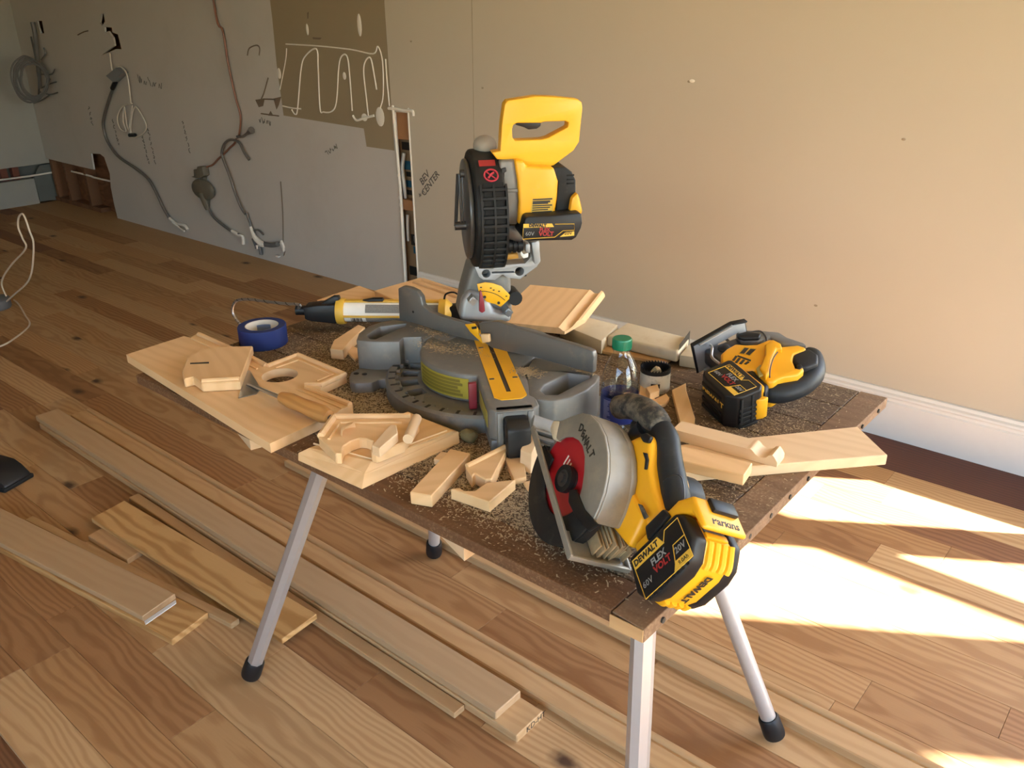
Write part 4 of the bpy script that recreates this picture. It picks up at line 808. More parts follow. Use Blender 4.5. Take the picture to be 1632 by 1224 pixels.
# D handle
ho = [(0,.0104,.4977),(0,.0269,.4998),(0,.0307,.5488),(0,.0367,.5852),(0,.0429,.5922),(0,.0958,.5984),(0,.1285,.5967),(0,.1781,.5907),(0,.1857,.5847),(0,.1876,.575),(0,.182,.5113),(0,.1713,.4956),(0,.13,.4672),(0,.1123,.4655),(0,.0752,.4694),(0,.0703,.4793),(0,.0204,.4845)]
hi_ = [(0,.0502,.5396),(0,.0528,.5481),(0,.0606,.5509),(0,.106,.5495),(0,.1142,.5515),(0,.1545,.5514),(0,.1608,.5485),(0,.1597,.5399),(0,.1205,.5214),(0,.108,.5187),(0,.0561,.5182),(0,.0508,.5239)]
bm = B(); prism(bm, ho, 'x', -.019, .017, holes=[[(p[1],p[2]) for p in hi_]], bev=.0085, seg=3, ang=50); dh = msp('handle', bm, YEL2, True, ang=60)
bm = B(); P = [(0,.0566,.5519),(0,.108,.5502),(0,.1072,.5424),(0,.0997,.5379),(0,.0832,.5369),(0,.0749,.5415),(0,.0585,.5467)]; prism(bm, P, 'x', -.012, .010, bev=.002); msp('trigger', bm, BLKP, True, dh)

bm = B()
for h in ((-1.30,1.24,.04,.02,500,.7906), (-1.22,1.18,.05,.02,500,.7899), (-.985,1.195,.025,.018,600,.7906), (-1.16,1.21,.06,.02,300,.7899), (-1.305,1.125,.012,.012,250,.7287), (-1.15,1.045,.03,.006,200,.7287), (-.90,1.265,.02,.006,200,.7906)): heap(*h)
bm.transform(ms.matrix_basis.inverted()); o = obj('sawdust_layer', bm, SAWD, ms, smooth=False); tag(o, kind='stuff')

# ------------------------------------------------------------------ circular saw resting on its guard and battery
def M4(m): return Matrix(([*m[0]],[*m[1]],[*m[2]],(0,0,0,1)))
MS = M4([[0.41478, -0.73984, 0.52971, -0.671], [0.78278, 0.58692, 0.2068, 0.889], [-0.4639, 0.32887, 0.82258, 0.789]])
cs = root('circular_saw', 'yellow cordless circular saw with red blade, nearest tool on the table', 'circular saw', MS)
def csp(name, bm, m, parent=None, ang=40): return obj(name, bm, m, parent or cs, ang=ang)
BC = [(-.003,-.0096,.025)][0]; bh, by = BC[2], BC[1]
def dsk(r, a0, a1, n): return [(by+r*math.cos(math.radians(a0+(a1-a0)*i/n)), bh+r*math.sin(math.radians(a0+(a1-a0)*i/n))) for i in range(n+1)]
bm = B(); tp = []
for i in range(48):
    a = 360*i/48; tp += [dsk(.0885,a,a,1)[0], dsk(.0925,a+4.5,a+4.5,1)[0], dsk(.0885,a+5.5,a+5.5,1)[0]]
prism(bm, tp, 'x', -.0005, .0012); blade = csp('blade', bm, STEEL, ang=20)
bm = B(); prism(bm, dsk(.083,0,360,48)[:-1], 'x', -.0011, -.0004); csp('red_face', bm, RED, blade)
bm = B(); cyl(bm, (-.006,by,bh), (-.0012,by,bh), .018, 28); cyl(bm, (-.020,by,bh), (-.006,by,bh), .0075, 6); cyl(bm, (-.0165,by,bh),(-.0155,by,bh),.013,20); bo = csp('arbor_bolt', bm, DSTEEL)
bm = B()
q0 = Vector((-.0016,by+.035,bh+.03))
for i in range(3): prism(bm, [(by+.018+.008*i,bh-.004),(by+.022+.008*i,bh+.012),(by+.025+.008*i,bh+.012),(by+.021+.008*i,bh-.004)], 'x', -.0016,-.0012)
csp('white_print', bm, WHT2, blade)
# upper guard
go = [(-.01,.0938,.0305),(-.01,.0989,.0384),(-.01,.0864,.0534),(-.01,.0742,.0765),(-.01,.0609,.0982),(-.01,.044,.1122),(-.01,.0176,.1212),(-.01,-.0103,.1238),(-.01,-.0385,.1183),(-.01,-.0648,.1062),(-.01,-.0869,.0875),(-.01,-.1,.0694),(-.01,-.1097,.0491),(-.01,-.0977,.0394)]
gi = [(-.01,-.0607,.035),(-.01,-.0477,.051),(-.01,-.0293,.0642),(-.01,-.0083,.0747),(-.01,.0099,.0774),(-.01,.0259,.0736),(-.01,.0428,.0632),(-.01,.0548,.0488),(-.01,.0603,.0342),(-.01,.0742,.0298)]
bm = B(); prism(bm, go+gi, 'x', -.011, -.006, bev=.0015); ug = csp('upper_guard', bm, SILV, ang=50)
ou = [(p[1],p[2]) for p in go]
cxy = (by, bh)
inn = [(cxy[0]+(p[0]-cxy[0])*.94, cxy[1]+(p[1]-cxy[1])*.94) for p in ou]
bm = B(); prism(bm, ou+inn[::-1], 'x', -.006, .034, bev=.0012); csp('guard_rim', bm, SILV, ug, ang=50)
bm = B(); prism(bm, ou+[(by-.06,bh-.0),(by+.02,bh+.0),(by+.085,bh+.03)], 'x', .030, .046, bev=.004); csp('guard_back', bm, SILV, ug, ang=50)
a_, b_ = [(-.0115,.042,.088),(-.0115,-.022,.0876)]
mid = [(-.0115,.009,.0883)][0]
for i, ch in enumerate('DEWALT'):
    k = (i+.5)/6; p = [[(-.0112,.0384,.0874),(-.0112,.0269,.0872),(-.0112,.0164,.0871),(-.0112,.0055,.0876),(-.0112,-.0052,.0881),(-.0112,-.0166,.0896)]][0][i]
    d = Vector((0, b_[1]-a_[1], b_[2]-a_[2])).normalized(); rad = Vector((0, p[1]-by, p[2]-bh)).normalized(); tan = Vector((0, -rad.z, rad.y))
    tan = tan if tan.dot(d) > 0 else -tan
    text('lettering', ch, .016, p, tan, rad, PRNT, ug, bold=.0006)
# bright block at the guard's front, blade lower guard with arm
bm = B(); q = [(-.008,.0949,.0251),(-.008,.1013,.0379),(-.008,.0877,.0511),(-.008,.0778,.0413),(-.008,.0638,.0299),(-.008,.0711,.0242)]; prism(bm, q, 'x', -.013, .02, bev=.004); csp('guard_nose', bm, plain('dust caked nose', (.50,.42,.30), .8), ug)
bm = B()
prism(bm, dsk(.099,154,345,40)+dsk(.056,345,154,40), 'x', -.0095, -.0055, bev=.001); prism(bm, dsk(.0995,154,345,40)+dsk(.094,345,154,40), 'x', -.0055, .010)
prism(bm, dsk(.094,154,345,40)+dsk(.055,345,154,40), 'x', .006, .010)
lg = csp('lower_guard', bm, BLK, ang=50)
bm = B(); ar = [(-.013,-.0346,.0277),(-.013,-.0431,.0408),(-.013,-.0841,.0447),(-.013,-.1239,.0608),(-.013,-.1192,.0398),(-.013,-.0863,.025),(-.013,-.0497,.0186)]
prism(bm, ar, 'x', -.014, -.0096, bev=.0015); b = B(); cyl(b, (-.0155,by,bh), (-.0065,by,bh), .021, 24); cyl(b, (-.012,by,bh), (-.008,by,bh), .015, 24); join(bm, b); csp('guard_arm', bm, BLKP, lg, ang=50)
# shoe
xl, yr, yf = -.025, -.138, .116
bm = B(); prism(bm, [(xl,yr),(.085,yr),(.085,yf),(xl,yf)], 'z', -.003, .0, holes=[[(xl+.009,yr+.050),(.014,yr+.050),(.014,yf-.035),(xl+.009,yf-.035)]]); 
box(bm, (xl-.001,yr,-.004), (xl+.004,yf,.007), .0015); box(bm, (xl,yr-.001,-.004), (.085,yr+.004,.005), .001); box(bm, (.081,yr,-.003),(.085,yf,.006),.001)
shoe = csp('shoe', bm, SILV, ang=40)
bm = B(); box(bm, (xl,yf-.030,.0), (.08,yf-.022,.007), .001); box(bm, (xl,yf-.014,0), (.08,yf-.008,.008), .001); prism(bm, [(yf,-.003),(yf+.012,.004),(yf+.016,.014),(yf+.012,.014),(yf-.002,.003)], 'x', xl, .085); csp('shoe_front_ribs', bm, CAST, shoe)
bm = B()
rr = random.Random(3)
for i in range(14):
    p = [(.03,-.0927,.0249),(.03,-.1583,.0582)]; k = i/13
    y, z = p[0][1]+(p[1][1]-p[0][1])*k, p[0][2]+(p[1][2]-p[0][2])*k
    box(bm, (.018+.0042*i,yr+.010+rr.uniform(0,.01),.001), (.0185+.0042*i+.0022,yr+.070+rr.uniform(-.012,.01),.024+rr.uniform(-.006,.012)), .0006, 1)
o = csp('dust_caked_fins', bm, plain('dusty tan fins', (.33,.23,.12), .7, var=.4, scale=90), shoe); tag(o, kind='stuff')
bm = B(); q = [(.05,.0354,.0861),(.05,.0194,.0943),(.05,-.0095,.0986),(.05,-.0397,.0867),(.05,-.0394,.0768),(.05,-.0259,.0653),(.05,.0113,.0748)]; prism(bm, q, 'x', .036, .052, bev=.004)
q = [(.054,-.004,.082),(.054,-.008,.0865),(.054,-.0221,.0696),(.054,-.019,.0659)]; prism(bm, q, 'x', .052, .056, bev=.002); csp('gear_case', bm, SILV, ang=50)
bm = B(); p = [(.056,-.0321,.0738)][0]; cyl(bm, (.05,p[1],p[2]), (.058,p[1],p[2]), .005, 12); csp('screw', bm, STEEL)
# yellow body
bp = [(.052,.0398,.0838),(.052,.011,.1059),(.052,.0002,.1326),(.052,-.0099,.1508),(.052,-.0236,.1541),(.052,-.0613,.1327),(.052,-.0994,.1258),(.052,-.136,.1239),(.052,-.1283,.0795),(.052,-.1408,.0486),(.052,-.1117,.037),(.052,-.0543,.0238),(.052,-.0505,.0553),(.052,-.0452,.0791),(.052,-.0137,.0968)]
bm = B(); prism(bm, bp, 'x', .046, .102, bev=.008, seg=3); bd = csp('body', bm, YEL, ang=60)
bm = B(); q = [(.046,-.051,.084),(.046,-.0747,.0932),(.046,-.1253,.0983),(.046,-.1459,.0537),(.046,-.0765,.0297),(.046,-.0601,.0292),(.046,-.0594,.0643)]; prism(bm, q, 'x', .038, .070, bev=.006, seg=2); csp('motor_cover', bm, YEL, bd, ang=60)
bm = B(); q = [(.0455,-.1017,.0983),(.0455,-.1093,.1044),(.0455,-.1324,.1074),(.0455,-.1303,.0988)]; prism(bm, q, 'x', .036,.0385,bev=.001); csp('vent_panel', bm, BLKD, bd)
bm = B(); q = [(.0455,-.0337,.1343),(.0455,-.0407,.14),(.0455,-.0516,.1381),(.0455,-.0624,.1292),(.0455,-.0591,.1253),(.0455,-.0476,.1335)]; prism(bm, q, 'x', .043, .0462, bev=.001); csp('trigger_gap', bm, plain('gap black', (.006,.006,.006), .8), bd)
bm = B(); q = [(.045,-.0056,.1411),(.045,-.014,.1549),(.045,-.0277,.1606),(.045,-.0318,.1511),(.045,-.0225,.143)]; prism(bm, q, 'x', .040, .0475, bev=.003); csp('lock_off_button', bm, BLKP, bd)
# black handle: front grip, bridge, rear grip
bm = B()
tube(bm, [(.072,.1003,.1029),(.072,.0813,.125),(.072,.0533,.1442),(.072,.0237,.156),(.072,.0032,.1611)], [.019,.0205,.021,.021,.017], 14, 5); csp('front_grip', bm, BLKD, ang=80)
bm = B()
tube(bm, [(.078,.0498,.1132),(.078,.0307,.1363),(.078,.0032,.1538),(.078,-.0181,.1556),(.078,-.0388,.15),(.078,-.0619,.143),(.078,-.0887,.1364),(.078,-.1107,.1298),(.078,-.1275,.1219)], [.010,.015,.019,.0195,.019,.0195,.0205,.0215,.0225], 14, 4); hg = csp('rear_grip', bm, NAVY, ang=80)
bm = B(); tube(bm, [(.068,.0325,.0957),(.068,.0297,.1162),(.068,.0239,.1347)], [.004,.010,.014], 10, 4); csp('grip_web', bm, NAVY, hg)
bm = B(); tube(bm, [(.056,-.0889,.1384),(.056,-.0932,.1577),(.056,-.1069,.1694),(.056,-.1295,.1644),(.056,-.1439,.1544)], .0008, 4, 4); csp('grip_seam', bm, DSTEEL, hg)
bm = B(); q = [(.11,-.0631,.1417),(.11,-.0814,.1489),(.11,-.1034,.1466),(.11,-.1144,.1359),(.11,-.1107,.1212),(.11,-.0998,.1173),(.11,-.0731,.1339)]; prism(bm, q, 'x', .088, .128, bev=.008, seg=3); mc = csp('motor_end', bm, NAVY, ang=60)
bm = B(); tube(bm, [(.088,-.0784,.1518),(.088,-.0964,.1495),(.088,-.1176,.1419)], .003, 6, 3); csp('accent_strip', bm, YEL, mc)
bm = B(); prism(bm, [(yr-.02,.05),(.02,.03),(.05,.05),(.02,.09),(yr-.02,.11)], 'x', .056, .11, bev=.01); csp('motor', bm, BLKP, ang=60)
# battery
xb0, xb1, yb0, yb1, zb0, zb1 = .030, .117, -.242, -.164, .046, .169
bm = B()
sil = [(yb1,zb0+.008),(yb1,zb1-.015),(yb1-.012,zb1-.002),(yb0+.028,zb1),(yb0+.006,zb1-.020),(yb0,zb1-.04),(yb0,zb0+.035),(yb0+.008,zb0+.012),(yb0+.026,zb0)]
prism(bm, sil, 'x', xb0, xb0+.026, bev=.006, seg=3); prism(bm, sil, 'x', xb1-.022, xb1, bev=.006, seg=3)
bat = csp('battery', bm, BLKP, ang=55)
cy_, cz_ = (yb0+yb1)/2, (zb0+zb1)/2
sil2 = [(cy_+(y-cy_)*.955, cz_+(z-cz_)*.965) for y, z in sil]
bm = B(); prism(bm, sil2, 'x', xb0+.020, xb1-.017, bev=.002); csp('yellow_band', bm, YEL2, bat, ang=50)
bm = B()
for i in range(4):
    x = xb0+.031+.0125*i
    tube(bm, [(x,yb0+.030,zb1-.002),(x,yb0+.010,zb1-.018),(x,yb0+.0055,zb1-.027)], .005, 8, 4); tube(bm, [(x,yb0+.026,zb0+.003),(x,yb0+.010,zb0+.012),(x,yb0+.006,zb0+.021)], .005, 8, 4)
o = csp('grip_rib', bm, YEL2, bat); tag(o, kind='stuff')
bm = B(); box(bm, (xb0+.026,yb0+.034,zb1-.004), (xb1-.022,yb0+.044,zb1+.0005), .002); csp('band_ridge', bm, YEL2, bat)
bm = B(); box(bm, (xb0+.027,yb0+.0445,zb1-.005), (xb1-.023,yb0+.056,zb1-.0005), .001); csp('dusty_strip', bm, plain('dusty dark strip', (.10,.095,.08), .8, var=.5, scale=150), bat)
text('lettering', 'DEWALT', .014, ((xb0+xb1)/2+.001, yb0-.0004, cz_-.001), (0,0,-1), (1,0,0), PRNT, bat, bold=.0007)
# label on the long side
def lab(u, v): return (xb0-.0006, yb1-.010-(v)*.060, zb0+.014+u*.097)
bm = B(); prism(bm, [lab(0,0)[1:],lab(.56,0)[1:],lab(.64,.24)[1:],lab(0,.24)[1:]], 'x', xb0-.0009, xb0-.0002); csp('yellow_strip', bm, YLAB, bat); bm = B()
prism(bm, [lab(.62,1)[1:],lab(.70,.8)[1:],lab(1,.8)[1:],lab(1,1)[1:]], 'x', xb0-.0009, xb0-.0002)
csp('yellow_strip', bm, YLAB, bat)
bm = B(); tube(bm, [lab(*q) for q in ((0,0),(0,1),(1,1),(1,0),(.72,0),(.63,.22),(.56,0),(0,0))], .0007, 4, 1); tube(bm, [lab(.66,1),lab(.76,.45),lab(1,.45)], .0007, 4, 1); csp('label_outline', bm, YLAB, bat)
for s_, u, v, z, m, bo in (('DEWALT',.28,.12,.0125,PRNT,.0005),('FLEX',.46,.42,.0135,PGRY,.0004),('VOLT',.49,.62,.0135,PRED,.0005),('60V',.14,.72,.0125,PGRY,0),('20V',.86,.62,.0125,PGRY,.0002),('9.0Ah',.84,.90,.008,PRNT,0)):
    text('lettering', s_, z, (xb0-.0012, lab(u,v)[1], lab(u,v)[2]), (0,0,1), (0,1,0), m, bat, bold=bo)
bm = B()
for i in range(9): box(bm, (xb0-.0006,yb0+.003,zb0+.02+.0095*i), (xb0+.001,yb0+.008,zb0+.0245+.0095*i), .0004, 1)
o = csp('vent_slot', bm, plain('vent dark', (.004,.004,.004), .9), bat); tag(o, kind='stuff')
# yellow cradle between grip and battery, with black latches
bm = B(); prism(bm, [(yb1-.004,zb0+.02),(yb1-.004,zb1-.01),(yb1-.014,zb1+.008),(yb1-.044,zb1+.010),(yb1-.044,zb1+.018),(yb1+.004,zb1+.020),(yb1+.016,zb1-.005),(yb1+.014,zb0+.02)], 'x', xb0+.006, xb1-.004, bev=.004); cr = csp('battery_cradle', bm, YEL, ang=50)
bm = B(); prism(bm, [(yb1+.018,zb0+.055),(yb1+.018,zb0+.095),(yb1+.002,zb0+.100),(yb1-.002,zb0+.05)], 'x', xb0-.001, xb0+.0065, bev=.003); csp('latch', bm, BLKP, cr)
bm = B(); box(bm, (xb0+.03,yb1-.018,zb1+.018), (xb1-.012,yb1+.004,zb1+.026), .003); csp('release_button', bm, BLKP, cr)
text('handwriting', 'Parkins', .017, ((xb0+xb1)/2+.004, yb1-.031, zb1+.0185), (1,0,0), (0,1,0), PRNT, cr, shear=.2, bold=.0004)

# ------------------------------------------------------------------ jigsaw lying on its side
MJ = M4([[-0.0619, 0.45594, 0.88786, -0.707], [0.24128, 0.87001, -0.42995, 1.52], [-0.96848, 0.18761, -0.16386, 0.766]])
jg = root('jigsaw', 'yellow cordless jigsaw lying on its side by the back right corner of the table', 'jigsaw', MJ)
def jp(name, bm, m, parent=None, ang=45): return obj(name, bm, m, parent or jg, ang=ang)
# battery
xb0, xb1, yb0, yb1, zb0, zb1 = -.048, .030, -.102, -.023, .024, .137
bm = B(); P = [(yb0+.012,zb0+.004),(yb0+.004,zb0+.014),(yb0,zb0+.03),(yb0,zb1-.022),(yb0+.018,zb1-.003),(yb0+.03,zb1),(yb1-.012,zb1),(yb1,zb1-.012),(yb1,zb0+.006),(yb1-.006,zb0)]
prism(bm, P, 'x', xb0, xb1, bev=.007, seg=3); bat = jp('battery', bm, BLKP, ang=60)
bm = B()
for i in range(5): box(bm, (xb0+.03+.011*i,yb0+.02,zb1-.0015), (xb0+.036+.011*i,yb1-.016,zb1+.0016), .001)
for i in range(4): box(bm, (xb0+.012+.018*i,yb0-.0012,zb0+.018), (xb0+.021+.018*i,yb0+.003,zb1-.03), .001)
o = jp('grip_rib', bm, BLK, bat); tag(o, kind='stuff')
bm = B(); box(bm, (xb0+.006,yb0+.022,zb1-.012), (xb1-.008,yb0+.027,zb1+.0022), .001); box(bm, (xb0+.006,yb0+.046,zb1-.012), (xb1-.008,yb0+.051,zb1+.0022), .001); jp('band_ridge', bm, BLK, bat)
def labj(u, v): return (xb0-.0006, yb1-.014-v*.050, zb0+.016+u*.086)
bm = B(); prism(bm, [labj(0,0)[1:],labj(.56,0)[1:],labj(.64,.24)[1:],labj(0,.24)[1:]], 'x', xb0-.0009, xb0-.0002); jp('yellow_strip', bm, YLAB, bat)
bm = B(); prism(bm, [labj(.62,1)[1:],labj(.70,.8)[1:],labj(1,.8)[1:],labj(1,1)[1:]], 'x', xb0-.0009, xb0-.0002); jp('yellow_strip', bm, YLAB, bat)
bm = B(); tube(bm, [labj(*q) for q in ((0,0),(0,1),(1,1),(1,0),(.72,0),(.63,.22),(.56,0),(0,0))], .0007, 4, 1); tube(bm, [labj(.66,1),labj(.76,.45),labj(1,.45)], .0007, 4, 1); jp('label_outline', bm, YLAB, bat)
for s_, u, v, z, m, bo in (('DEWALT',.29,.12,.012,PRNT,.0004),('FLEX',.44,.42,.013,PGRY,.0003),('VOLT',.47,.66,.014,PRED,.0005),('60V',.14,.72,.012,PGRY,0),('20V',.86,.62,.011,PGRY,.0002)):
    text('lettering', s_, z, (xb0-.0012, labj(u,v)[1], labj(u,v)[2]), (0,0,1), (0,1,0), m, bat, bold=bo)
text('lettering', 'DEWALT', .017, (xb0+.030, yb0-.0008, zb0+.055), (0,0,1), (-1,0,0), YLAB, bat, bold=.0005)
bm = B(); box(bm, (xb0+.008,yb1-.001,zb0+.008), (xb1-.006,yb1+.007,zb1-.012), .003); jp('battery_cradle', bm, YEL)
bm = B(); P = [(-.03,-.0384,.1423),(-.03,-.0209,.1338),(-.03,-.0329,.1537),(-.03,-.054,.1746),(-.03,-.0773,.1897),(-.03,-.0849,.1886),(-.03,-.0663,.1668)]; prism(bm, [(yb0+.055,zb1-.004),(yb1-.002,zb1-.004),(yb1+.004,zb1+.004),(yb1-.008,zb1+.006),(yb0+.06,zb1+.003)], 'x', xb0+.022, xb1-.008, bev=.002); jp('latch_panel', bm, YEL, bat)
# body
bd_ = [(-.034,-.0183,-.0158),(-.034,.0025,-.025),(-.034,.0269,-.0296),(-.034,.0425,-.0144),(-.034,.0615,-.004),(-.034,.0945,-.0053),(-.034,.1004,.0081),(-.034,.0973,.0294),(-.034,.127,.0424),(-.034,.1348,.0592),(-.034,.1271,.0654),(-.034,.1,.0631),(-.034,.0844,.0794),(-.034,.0737,.1027),(-.034,.0884,.1037),(-.034,.0839,.1157),(-.034,.0627,.1229),(-.034,.0393,.1139),(-.034,.0249,.1128),(-.034,.0118,.1167),(-.034,.0018,.1101),(-.034,.0021,.0896),(-.034,.0067,.0628),(-.034,-.0058,.059),(-.034,-.0206,.0406),(-.034,-.0338,.0231),(-.034,-.0324,.0064)]
bm = B(); prism(bm, bd_, 'x', -.034, .032, bev=.012, seg=3, ang=40); bdj = jp('body', bm, YEL, ang=70)
bm = B(); P = [(-.034,.011,.0037),(-.034,.0333,-.009),(-.034,.0511,.0099),(-.034,.0259,.0227),(-.034,.0158,.0115)]; prism(bm, P, 'x', -.0352, -.0345); lbl = jp('type_label', bm, plain('type label amber', (.62,.33,.02), .5), bdj)
bm = B()
for i, q in enumerate(([(-.0353,.0319,-.0053),(-.0353,.0378,.001),(-.0353,.0187,.0111),(-.0353,.0127,.0048)], [(-.0353,.0394,.0043),(-.0353,.0471,.0117),(-.0353,.0242,.0215),(-.0353,.0209,.0134)])): prism(bm, q, 'x', -.0358, -.0352)
o = jp('label_print', bm, PRNT, lbl); tag(o, kind='stuff')
bm = B()
for q in ([(-.0345,-.0131,.0156),(-.0345,.0009,.0069),(-.0345,.0033,.0108),(-.0345,-.0106,.0194)], [(-.0345,-.013,.0245),(-.0345,.0018,.0165),(-.0345,.0042,.0203),(-.0345,-.011,.0289)], [(-.0345,-.0086,.0327),(-.0345,.0055,.0257),(-.0345,.0079,.0295),(-.0345,-.0056,.0368)], [(-.0345,-.0014,.0388),(-.0345,.0101,.0354),(-.0345,.0106,.0401),(-.0345,.001,.0426)], [(-.0345,.0055,.0077),(-.0345,.0175,.0359),(-.0345,.0145,.0383),(-.0345,.0033,.0108)]):
    prism(bm, q, 'x', -.0356, -.0335)
o = jp('vent_slot', bm, PRNT, bdj); tag(o, kind='stuff')
bm = B(); P = [(-.03,.0636,.0183),(-.03,.0875,.0113),(-.03,.0922,.0329),(-.03,.0823,.0491),(-.03,.0759,.0403),(-.03,.0425,.0669),(-.03,.0153,.096),(-.03,.0017,.1039),(-.03,.0063,.0775),(-.03,.041,.0484)]; prism(bm, P, 'x', -.046, -.028, bev=.010, seg=3, ang=40); sf = jp('side_flank', bm, YEL, bdj, ang=70)
bm = B(); tube(bm, [(-.046,.0669,.0545),(-.046,.0543,.0618),(-.046,.042,.0711),(-.046,.0285,.0838),(-.046,.016,.0969),(-.046,.003,.1134)], .0014, 6, 3); jp('seam_screws', bm, BLKP, sf)
bm = B(); P = [(-.0465,.0051,.0692),(-.0465,.0186,.063),(-.0465,.0222,.0719),(-.0465,.0033,.0936),(-.0465,-.0066,.0934)]; prism(bm, P, 'x', -.040,-.0362, bev=.001); jp('speed_label', bm, plain('olive speed label', (.36,.30,.10), .5), bdj)
# black grip loop
bm = B(); tube(bm, [(0,.0166,.0834),(0,.016,.1079),(0,.0365,.1212),(0,.0655,.1235),(0,.0941,.117),(0,.1186,.1031),(0,.139,.0815),(0,.1546,.0559),(0,.1555,.038)], [.021,.0215,.0205,.020,.021,.0225,.022,.020,.013], 16, 4); gp = jp('grip', bm, NAVY, ang=80)
bm = B(); P = [(-.03,-.015,.0508),(-.03,.0096,.054),(-.03,.005,.0724),(-.03,.0017,.1039),(-.03,.0022,.1165),(-.03,-.0189,.1312),(-.03,-.0195,.1187),(-.03,-.0214,.1012)]; prism(bm, P, 'x', -.030, .025, bev=.008, seg=2); jp('grip_heel', bm, NAVY, gp, ang=70)
bm = B(); P = [(-.03,.1005,.0612),(-.03,.1322,.0597),(-.03,.1403,.0628),(-.03,.1409,.088),(-.03,.1221,.1108),(-.03,.0943,.1097),(-.03,.0842,.103),(-.03,.0875,.0792)]; prism(bm, P, 'x', -.032, .030, bev=.010, seg=3); jp('grip_nose', bm, NAVY, gp, ang=70)
bm = B(); P = [(-.02,.0635,.0861),(-.02,.0753,.081),(-.02,.0766,.0926),(-.02,.0667,.0968),(-.02,.0525,.0918),(-.02,.041,.1033),(-.02,.04,.0964),(-.02,.0505,.0862)]; prism(bm, P, 'x', -.026, -.008, bev=.003); jp('trigger', bm, BLKP, bdj)
bm = B(); P = [(-.0335,.0804,.0976),(-.0335,.0883,.1007),(-.0335,.0852,.1094),(-.0335,.0765,.1122),(-.0335,.0725,.1075)]; prism(bm, P, 'x', -.036, -.033, bev=.002); jp('lock_button', bm, BLKP, bdj)
# metal nose and shoe
bm = B(); P = [(-.015,.061,-.0762),(-.015,.0817,-.0745),(-.015,.1111,-.0545),(-.015,.1172,-.0479),(-.015,.1365,-.0298),(-.015,.1385,-.0042),(-.015,.1529,.0293),(-.015,.1533,.0389),(-.015,.1138,.0101),(-.015,.111,-.0252),(-.015,.0773,-.0239),(-.015,.0542,-.0515)]; prism(bm, P, 'x', -.022, .024, bev=.007, seg=2); jp('gear_nose', bm, plain('worn grey rubber nose', (.14,.14,.135), .6, var=.3, dirt=(.35,.3,.22), dirt_amt=.3), ang=60)
bm = B(); P = [(-.024,.0537,-.0627),(-.024,.076,-.0598),(-.024,.0967,-.036),(-.024,.0835,-.0256),(-.024,.057,-.041),(-.024,.0496,-.0533)]; prism(bm, P, 'x', -.030, -.021, bev=.003); jp('orbit_lever', bm, BLKP)
zs, y0, y1, ws = -.070, -.035, .091, .039
bm = B()
prism(bm, [(-ws,y0),(-ws,y1-.03),(-ws+.012,y1),(ws-.012,y1),(ws,y1-.03),(ws,y0)], 'z', zs, zs+.0035, holes=[[(-.008,.02),(.008,.02),(.008,y1-.018),(-.008,y1-.018)]], bev=.0006)
box(bm, (-ws,y0+.01,zs+.003), (-ws+.004,y1-.035,zs+.012), .001); box(bm, (ws-.004,y0+.01,zs+.003), (ws,y1-.035,zs+.012), .001)
RSH = Matrix.Translation((ws,y0,0)) @ Matrix.Rotation(math.radians(11),4,'Z') @ Matrix.Translation((-ws,-y0,0)); bm.transform(RSH); sj = jp('shoe', bm, CAST2, ang=30)
bm = B(); prism(bm, [(-ws-.003,y0-.004),(-ws-.003,y1-.03),(-ws+.010,y1+.004),(ws-.010,y1+.004),(ws+.003,y1-.03),(ws+.003,y0-.004)], 'z', zs-.004, zs-.0002, holes=[[(-.01,.02),(.01,.02),(.01,y1-.014),(-.01,y1-.014)]], bev=.001)
box(bm, (-ws-.003,y0-.004,zs-.004), (-ws+.0002,y1-.03,zs+.006), .001); prism(bm, [(-ws-.003,y1-.03),(-ws+.010,y1+.004),(-ws+.013,y1+.001),(-ws,y1-.032)], 'z', zs-.004, zs+.009, bev=.001); bm.transform(RSH); jp('shoe_cover', bm, BLKP, sj, ang=30)
bm = B(); prism(bm, [(y0+.01,zs+.003),(y0+.012,-.02),(y0+.03,.0),(y1-.05,.0),(y1-.035,zs+.003)], 'x', -.018, .020, bev=.006); jp('shoe_bracket', bm, DSTEEL, ang=50)
bm = B(); ball(bm, (-.019,.01,-.045), .014, 14, (.5,1,1)); jp('bevel_recess', bm, BLKP)
bm = B(); prism(bm, [(.046,zs+.02),(.052,zs+.02),(.054,zs-.055),(.050,zs-.062),(.046,zs-.055)], 'x', -.0006, .0006); jp('blade', bm, DSTEEL)
bm = B(); tube(bm, [(-.02,y1-.004,zs+.006),(-.024,y1+.014,zs+.02),(-.022,y1+.010,zs+.045),(-.018,.085,-.005)], .0016, 6, 5); tube(bm, [(.02,y1-.004,zs+.006),(.024,y1+.014,zs+.02),(.022,y1+.010,zs+.045),(.018,.085,-.005)], .0016, 6, 5); o = jp('wire_guard', bm, DSTEEL)
bm = B(); tube(bm, [(-.03,y0+.02,zs+.012),(-.036,y0+.012,zs+.03),(-.03,y0-.002,zs+.05),(-.028,y0,zs+.075)], .003, 8, 5); jp('shoe_lever', bm, STEEL)

# ------------------------------------------------------------------ things lying on the table
def bead(o, name, P, r, m, dz=0, n=8, k=1):
    bm = B(); tube(bm, [(p[0], p[1], p[2]+dz) for p in P], r, n, k); bm.transform(o.matrix_basis.inverted()); return obj(name, bm, m, o)
